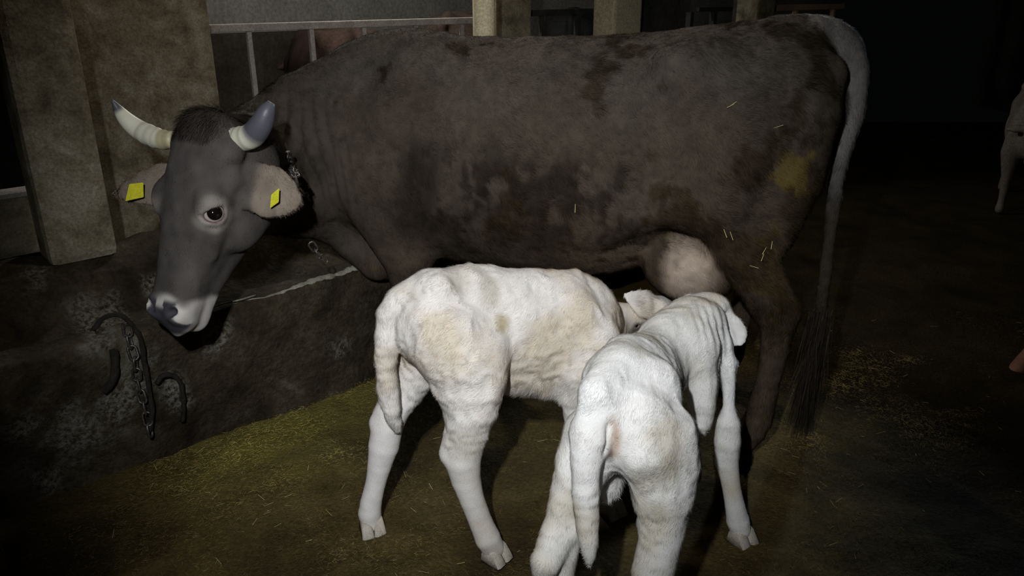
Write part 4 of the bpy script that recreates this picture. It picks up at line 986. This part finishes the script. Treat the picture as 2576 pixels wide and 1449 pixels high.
f_3 = unit(np.array([0.55, -0.8, 0])); calf_hooves(cg, [at(1862, 1330, 1.755), (0.285, 1.88, 0)], f_3, np.array([f_3[1], -f_3[0], 0]))

# ------------------------------------------------------------------ pillars, walls, barriers
def onrow(px, py, n):
    """foot (s, n) and height where a sight line meets the upright plane n metres across the manger line"""
    o = np.array([0, 0, CAMZ]); u = (px - 1288.0) / FPX; v = (724.5 - py) / FPX
    d = np.array([u, CT + v * ST, -ST + v * CT]); t = (n - (o - ME0) @ MN) / (d @ MN); p = o + d * t
    return (p - ME0) @ MD, p[2]
RZ = math.atan2(MD[1], MD[0])
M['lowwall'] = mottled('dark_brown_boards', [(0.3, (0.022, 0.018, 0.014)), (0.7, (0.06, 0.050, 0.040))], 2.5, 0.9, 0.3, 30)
def along(px0, px1, py, n): a, b = onrow(px0, py, n)[0], onrow(px1, py, n)[0]; return (a + b) / 2, abs(b - a)
# near pillar on the back ledge of the manger, and the wide one beyond the feed alley
slab('pillar', mg(0.43, 0.78, 0), 0.235, 0.16, 0.482, 3.0, M['concrete'], 0.03, None, 'tall narrow concrete pillar standing on the back ledge of the manger, at far left', 'pillar')
s_, w_ = along(262, 548, 300, 1.62); slab('pillar', mg(s_ - 0.08, 1.62 + 0.15, 0), w_ + 0.22, 0.30, -0.02, 3.0, M['concrete'], 0.03, None, 'broad stained concrete pillar behind the cow\'s horns', 'pillar')
s_, w_ = along(1248, 1338, 60, 1.62); slab('pillar', mg(s_, 1.62 + 0.1, 0), w_, 0.2, -0.02, 3.0, M['concrete'], 0.02, None, 'grey concrete pillar just right of the cream post', 'pillar')
s_, w_ = along(1545, 1614, 60, 1.30); slab('pillar', mg(s_, 1.30 + 0.1, 0), w_, 0.2, -0.02, 3.0, M['beige'], 0.02, None, 'beige rendered pillar above the middle of the cow\'s back', 'pillar')
s_, w_ = along(1905, 1950, 30, 1.20); slab('pillar', mg(s_, 1.20 + 0.1, 0), w_, 0.2, -0.02, 3.0, M['concrete'], 0.02, None, 'thin grey pillar left of the pale wooden board', 'pillar')
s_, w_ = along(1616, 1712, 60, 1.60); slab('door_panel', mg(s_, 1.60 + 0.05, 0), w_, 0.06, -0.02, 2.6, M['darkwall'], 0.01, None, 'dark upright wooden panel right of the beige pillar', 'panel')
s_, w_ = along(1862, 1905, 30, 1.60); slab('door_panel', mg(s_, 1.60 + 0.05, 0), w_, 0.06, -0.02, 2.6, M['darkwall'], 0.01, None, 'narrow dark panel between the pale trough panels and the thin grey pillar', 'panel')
o = tube('post', [at(1219, 150, 4.4) * np.array([1, 1, 0]) + np.array([0.0, 0, z]) for z in (-0.02, 1.0, 2.0, 3.0)], [0.062, 0.061, 0.060, 0.058], M['cream'], None, 24)
tag(o, 'round cream-painted post rising behind the cow\'s withers', 'post')
# far wall of the barn and the low partition at far left
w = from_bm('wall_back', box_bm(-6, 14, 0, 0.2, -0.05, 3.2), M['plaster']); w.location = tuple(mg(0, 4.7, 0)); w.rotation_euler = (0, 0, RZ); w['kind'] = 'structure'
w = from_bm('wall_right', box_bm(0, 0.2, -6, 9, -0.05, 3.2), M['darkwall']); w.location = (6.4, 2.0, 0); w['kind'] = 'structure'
w = from_bm('dark_sheet_left', box_bm(-3, onrow(255, 300, 2.0)[0], 0, 0.1, -0.05, 3.2), M['darkwall']); w.location = tuple(mg(0, 2.0, 0)); w.rotation_euler = (0, 0, RZ); w['kind'] = 'structure'  # dark sheet added to screen the back wall, keeping the left side black
sa, za = onrow(470, 84, 4.2); sb, zb = onrow(880, 78, 4.2)
w = from_bm('low_wall', box_bm(sa - 1.5, sb, 0, 0.12, -0.02, (za + zb) / 2, 0.01), M['lowwall']); w.location = tuple(mg(0, 4.2, 0)); w.rotation_euler = (0, 0, RZ)
tag(w, 'low dark brown wall in the background behind the galvanised barrier', 'wall')
pt = empty('partition', tuple(mg(0.0, 1.1, 0))); tag(pt, 'low dark concrete partition with a pale metal rim at the left edge', 'partition')
x0, z0 = onrow(84, 482, 1.02)
for nm, bm_, mt in (('panel', box_bm(-1.6, x0, 0, 0.08, 0.46, z0 - 0.012, 0.01), M['concrete']), ('rim', box_bm(-1.6, x0, -0.012, 0.092, z0 - 0.012, z0 + 0.008, 0.005), M['rail'])):
    o = from_bm(nm, bm_, mt); o.location = tuple(ME0 + MN * 1.02); o.rotation_euler = (0, 0, RZ)
    o.parent = pt; o.matrix_parent_inverse = parent_world(pt).inverted()
# feed barriers: a top rail on posts
def barrier(label, n, s0, s1, z, th, posts, mat, name='feed_barrier', drop=0.0):
    b = empty(name, tuple(mg(s0, n, 0))); tag(b, label, 'barrier')
    def put(nm, bm_):
        o = from_bm(nm, bm_, mat); o.location = tuple(ME0 + MN * n); o.rotation_euler = (0, 0, RZ)
        o.parent = b; o.matrix_parent_inverse = parent_world(b).inverted(); return o
    put('top_rail', box_bm(s0, s1, -th / 2, th / 2, z - th, z, 0.006))
    for px, w in posts:
        s = onrow(px, 100, n)[0]; put('post', box_bm(s - w / 2, s + w / 2, -w / 2, w / 2, drop, z - th, 0.004))
    return b
s0, z0 = onrow(522, 62, 1.80); s1, _ = onrow(1250, 40, 1.80)
barrier('galvanised feed barrier with thin uprights left of the cream post', 1.80, s0 - 0.2, s1, z0, 0.040, ((627, 0.026), (784, 0.028), (916, 0.026), (1046, 0.026), (1162, 0.026)), M['rail'])
s0, z0 = onrow(1340, 24, 1.85); s1, _ = onrow(1548, 22, 1.85)
barrier('dark iron feed barrier between the grey and the beige pillar', 1.85, s0 - 0.05, s1 + 0.1, z0, 0.045, ((1362, 0.03), (1451, 0.04), (1526, 0.04)), M['darkrail'])
s0, z0 = onrow(1712, 20, 1.75); s1, _ = onrow(1865, 18, 1.75)
barrier('dark iron trestle rail in front of pale panels', 1.75, s0 + 0.25, s1, z0, 0.035, ((1731, 0.05), (1789, 0.05), (1850, 0.03)), M['darkrail'])
s0, z0 = onrow(1950, 13, 1.5); s1, _ = onrow(2120, 13, 1.5)
barrier('pale wooden board on posts beyond the cow\'s rump', 1.5, s0 - 0.1, s1, z0, 0.05, ((1992, 0.04), (2085, 0.04)), M['orange'], 'fence_board')

# ------------------------------------------------------------------ other cattle, in the dark
def plain_cow(horns=True, low=False):
    F_ = Field((-1.0, -0.42, -0.01), (1.55, 0.42, 1.55), 0.018)
    F_.loft((0, 0, 0), np.eye(3), [(-0.80, 1.15, 0.95, 1.05, 0.07), (-0.74, 1.27, 0.82, 1.05, 0.19), (-0.55, 1.31, 0.68, 1.02, 0.26), (-0.2, 1.28, 0.60, 0.92, 0.29), (0.2, 1.26, 0.55, 0.88, 0.31), (0.5, 1.29, 0.55, 0.88, 0.25), (0.68, 1.22, 0.62, 0.88, 0.17), (0.76, 1.05, 0.75, 0.88, 0.09)], 0.04, 1.8, 2.2)
    for sd in (1, -1):
        F_.limb([((-0.45, sd * 0.21, 1.23), 0.05), ((-0.60, sd * 0.15, 1.15), 0.09)], 0.08)
        F_.limb([((-0.52, sd * 0.15, 1.0), 0.17), ((-0.48, sd * 0.2, 0.75), 0.11), ((-0.66, sd * 0.21, 0.50), 0.055), ((-0.66, sd * 0.22, 0.25), 0.038), ((-0.62, sd * 0.23, 0.05), 0.045)], 0.05)
        F_.limb([((-0.70, sd * 0.12, 1.08), 0.10), ((-0.62, sd * 0.17, 0.80), 0.09)], 0.05)
        F_.limb([((0.55, sd * 0.14, 0.95), 0.12), ((0.52, sd * 0.19, 0.65), 0.10), ((0.52, sd * 0.18, 0.36), 0.05), ((0.52, sd * 0.18, 0.15), 0.037), ((0.54, sd * 0.18, 0.04), 0.045)], 0.05)
    hx, hz = (0.80, 1.02) if low else (1.05, 1.33)
    F_.limb([((0.55, 0, 1.08), 0.17), ((0.55 + (hx - 0.55) * 0.6, 0, (1.08 + hz - 0.15) / 2), 0.13), ((hx, 0, hz - 0.15), 0.10)], 0.08)
    Hf = np.array([unit((0.72, 0, -0.69)), (0, 1.0, 0), np.zeros(3)]); Hf[2] = np.cross(Hf[0], Hf[1])
    head_ops(F_, (hx, 0, hz), Hf, 0.50, 1.05, 1.0)
    for sd in (1, -1):
        F_.limb([((hx, sd * 0.10, hz - 0.09), 0.03), ((hx - 0.03, sd * 0.18, hz - 0.09), 0.045), ((hx - 0.05, sd * 0.27, hz - 0.11), 0.02)], 0.02)
        if horns: F_.limb([((hx + 0.03, sd * 0.08, hz - 0.01), 0.028), ((hx + 0.04, sd * 0.17, hz + 0.03), 0.024), ((hx + 0.05, sd * 0.21, hz + 0.12), 0.012)], 0.015)
    F_.limb([((-0.70, 0, 1.27), 0.045), ((-0.82, 0, 1.20), 0.04), ((-0.85, 0, 0.95), 0.03), ((-0.83, 0, 0.6), 0.03), ((-0.82, 0, 0.42), 0.045), ((-0.82, 0, 0.30), 0.015)], 0.02)
    return F_.mesh(2)
PLAIN = plain_cow(); HORNLESS = plain_cow(False, True)
def far_cow(label, cat, mat, loc, rz, sc, name='cow', VQ=None):
    root = empty(name, loc, rz); root.scale = (sc, sc, sc); tag(root, label, cat)
    PV, PQ = VQ or PLAIN
    me = mesh_np('body', PV, PQ.ravel(), np.full(len(PQ), 4)); o = bpy.data.objects.new('body', me); COL.objects.link(o); me.materials.append(mat); o.parent = root
    return root
M['redcoat'] = mottled('red_brown_coat', [(0.3, (0.026, 0.015, 0.011)), (0.7, (0.062, 0.035, 0.026))], 4, 0.85, 0.3, 120)
M['darkcoat'] = mottled('dark_brown_coat', [(0.3, (0.030, 0.020, 0.015)), (0.7, (0.070, 0.046, 0.034))], 4, 0.85, 0.3, 120)
M['blackcoat'] = mottled('black_coat', [(0.3, (0.008, 0.008, 0.009)), (0.7, (0.020, 0.019, 0.020))], 4, 0.75, 0.3, 120)
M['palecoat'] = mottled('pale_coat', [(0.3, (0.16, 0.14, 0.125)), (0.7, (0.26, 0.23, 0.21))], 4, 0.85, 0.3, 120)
p = at(822, 60, 5.15); far_cow('red-brown cow standing behind the galvanised barrier left of the grey cow\'s withers', 'cow', M['redcoat'], (p[0] - 0.17, p[1] + 0.80, 0), math.radians(118), 0.92, 'cow', HORNLESS)
p = at(1150, 30, 6.2); far_cow('dark brown cow behind the barrier just left of the cream post', 'cow', M['darkcoat'], (p[0] + 0.18, p[1] + 0.45, 0), math.radians(70), 0.98, 'cow', HORNLESS)
p = at(1430, 50, 7.0); far_cow('black cow behind the dark iron barrier', 'cow', M['blackcoat'], (p[0] + 0.12, p[1] + 1.0, 0), math.radians(84), 0.98, 'cow', HORNLESS)
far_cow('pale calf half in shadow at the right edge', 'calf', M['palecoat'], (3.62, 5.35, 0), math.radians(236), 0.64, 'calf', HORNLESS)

def oncow(px, py, off):
    q = at(px, py, 2.0); w_ = q - np.array([0, 0, CAMZ]); w_ /= np.linalg.norm(w_); rel = cowV - np.array([0, 0, CAMZ]); tt = rel @ w_
    ok = np.where(np.linalg.norm(rel - tt[:, None] * w_, axis=1) < 0.012)[0]
    j = ok[np.argmin(tt[ok])]; return cowV[j] + cowN[j] * off
# ------------------------------------------------------------------ chains, rope, odds and ends
def ring_bm(bm, c, d, nrm, L, W, r, seg=14, rs=6):
    """one oval chain link, long axis d"""
    d = unit(d); nrm = unit(nrm - (nrm @ d) * d); s = np.cross(d, nrm); rows = []
    for i in range(seg):
        a = 2 * math.pi * i / seg; ca, sa = math.cos(a), math.sin(a)
        cen = c + d * (L / 2 - W / 2) * (1 if ca > 0 else -1) * (abs(ca) > 1e-6) + (d * ca + s * sa) * W / 2
        out = d * ca + s * sa
        rows.append([bm.verts.new(cen + r * (out * math.cos(b) + nrm * math.sin(b))) for b in np.linspace(0, 2 * math.pi, rs, endpoint=False)])
    for i in range(seg):
        for j in range(rs):
            bm.faces.new((rows[i][j], rows[(i + 1) % seg][j], rows[(i + 1) % seg][(j + 1) % rs], rows[i][(j + 1) % rs]))
def chain(label, pts, L, W, r, mat, cat='chain', face=None):
    root = empty('chain', tuple(pts[0])); tag(root, label, cat)
    P = spline(pts, 400); seg = np.concatenate([[0], np.cumsum(np.linalg.norm(np.diff(P, axis=0), axis=1))])
    pitch = L - 2.2 * r; n = int(seg[-1] / pitch)
    for k in range(n):
        a = np.array([np.interp((k) * pitch, seg, P[:, c]) for c in range(3)]); b = np.array([np.interp((k + 1) * pitch, seg, P[:, c]) for c in range(3)])
        d = unit(b - a); f = np.array([0.25, -0.9, 0.35]) if face is None else np.asarray(face)
        f = unit(f - (f @ d) * d); nn = f if k % 2 == 0 else np.cross(d, f)
        nn = unit(nn + 0.3 * np.cross(d, nn) * math.sin(k * 2.3))
        bm = bmesh.new(); ring_bm(bm, (a + b) / 2, d, nn, L, W, r); from_bm('link', bm, mat, root, True)
    return root
def onface(px, py, off=0.0):
    s, z = onrow(px, py, -0.035 - off); return mg(s, -0.035 - off, z)
chain('steel tether chain hanging down the face of the manger, under the cow\'s muzzle', [onface(318, 815), onface(326, 860), onface(340, 905, 0.01), onface(346, 960, 0.0), onface(360, 1010, 0.01), onface(372, 1060, 0.02), onface(380, 1098, 0.03)], 0.046, 0.024, 0.0038, M['chain'])
chain('steel neck chain behind the cow\'s ear and under her throat', [oncow(*q, 0.016) for q in ((718, 384), (722, 402), (730, 420), (741, 440), (752, 462))], 0.036, 0.020, 0.0036, M['chain'])
chain('steel chain hanging below the cow\'s throat at the manger edge', [at(782, 612, 2.32), at(796, 632, 2.33), at(812, 652, 2.34), at(832, 668, 2.36)], 0.036, 0.020, 0.0034, M['chain'])
tag(tube('rope', spline([onface(235, 830, 0.01), onface(262, 800, 0.02), onface(300, 792, 0.02), onface(330, 815, 0.02), onface(352, 850, 0.02), onface(362, 900, 0.015), onface(372, 960, 0.02), onface(382, 1030, 0.02), onface(378, 1085, 0.02)], 50), 0.008, M['rope'], None, 10), 'thick dark rope running down the manger face beside the hanging chain', 'rope')
tag(tube('rope', spline([onface(395, 965, 0.015), onface(410, 945, 0.02), onface(438, 945, 0.02), onface(456, 970, 0.02), onface(462, 1010, 0.015), onface(460, 1060, 0.01)], 24), 0.008, M['rope'], None, 10), 'dark rope loop arching to the right of the hanging chain', 'rope')
tag(tube('rope', spline([onface(285, 880, 0.015), onface(290, 920, 0.02), onface(282, 960, 0.02), onface(258, 985, 0.015)], 20), 0.013, M['rope'], None, 10), 'short dark rope end hanging left of the chain on the manger', 'rope')
tag(tube('twine', spline([mg(onrow(525, 755, -0.02)[0], -0.02, 0.468), mg(onrow(560, 745, -0.02)[0], -0.02, 0.472), mg(onrow(600, 738, -0.02)[0], -0.03, 0.474), mg(onrow(640, 722, -0.02)[0], -0.02, 0.472)], 16), 0.003, M['manger_edge'], None, 6), 'pale twine lying along the manger edge right of the cow\'s muzzle', 'twine')
tag(tube('pole', [at(2516, 990, 2.74), at(2538, 966, 2.76), at(2566, 930, 2.80), at(2640, 845, 2.9), at(2640, 845, 2.9) + np.array([0.5, 0.5, 1.05])], [0.014, 0.034, 0.040, 0.040, 0.038], M['pinkpole'], None, 16), 'reddish rounded pole leaning at the right edge with its end on the floor', 'pole')
for o in COL.objects:
    if o.name.split('.')[0] == 'rope':
        co = np.array([v.co[:] for v in o.data.vertices]); no = np.array([v.normal[:] for v in o.data.vertices]); co = co + no * (0.0022 * fbm(co, 55, 111, 3) - 0.0010)[:, None]
        o.data.vertices.foreach_set('co', co.astype(np.float32).ravel())
# straws caught in the cow's coat
P = np.array([at(x, y, Y) for x, y, Y in [(1962, 316, 2.02), (1845, 258, 2.06), (1836, 262, 2.06), (1828, 590, 1.98), (1836, 598, 1.98), (1920, 640, 1.985), (1928, 632, 1.985), (1945, 620, 1.985), (1900, 675, 1.99), (1552, 745, 2.02), (1445, 530, 2.18)]])

near = []
for q in P:
    w_ = q - np.array([0, 0, CAMZ]); w_ /= np.linalg.norm(w_); rel = cowV - np.array([0, 0, CAMZ]); tt = rel @ w_
    dd = np.linalg.norm(rel - tt[:, None] * w_, axis=1); ok = np.where(dd < 0.012)[0]
    if len(ok): j = ok[np.argmin(tt[ok])]; near.append(cowV[j] + cowN[j] * 0.012)
near = np.array(near); nn = len(near)
me = strand_mesh(near, np.array([2.6, 0.4, 0.5, 2.2, 2.4, 1.0, 0.8, 1.2, 2.8, 1.5, 1.4])[:nn], np.full(nn, 0.026), np.full(nn, 0.0022), np.array([-0.4, 0.5, 0.3, 1.0, 1.1, 0.7, 0.7, 0.8, 0.2, 1.3, 1.2])[:nn], np.tile([0.62, 0.55, 0.22], (nn, 1)), 'straw')
tag(link_mesh('straw', me, M['straw']), 'yellow straws stuck in the muddy coat of the cow\'s hind quarter', 'straw', kind='stuff')
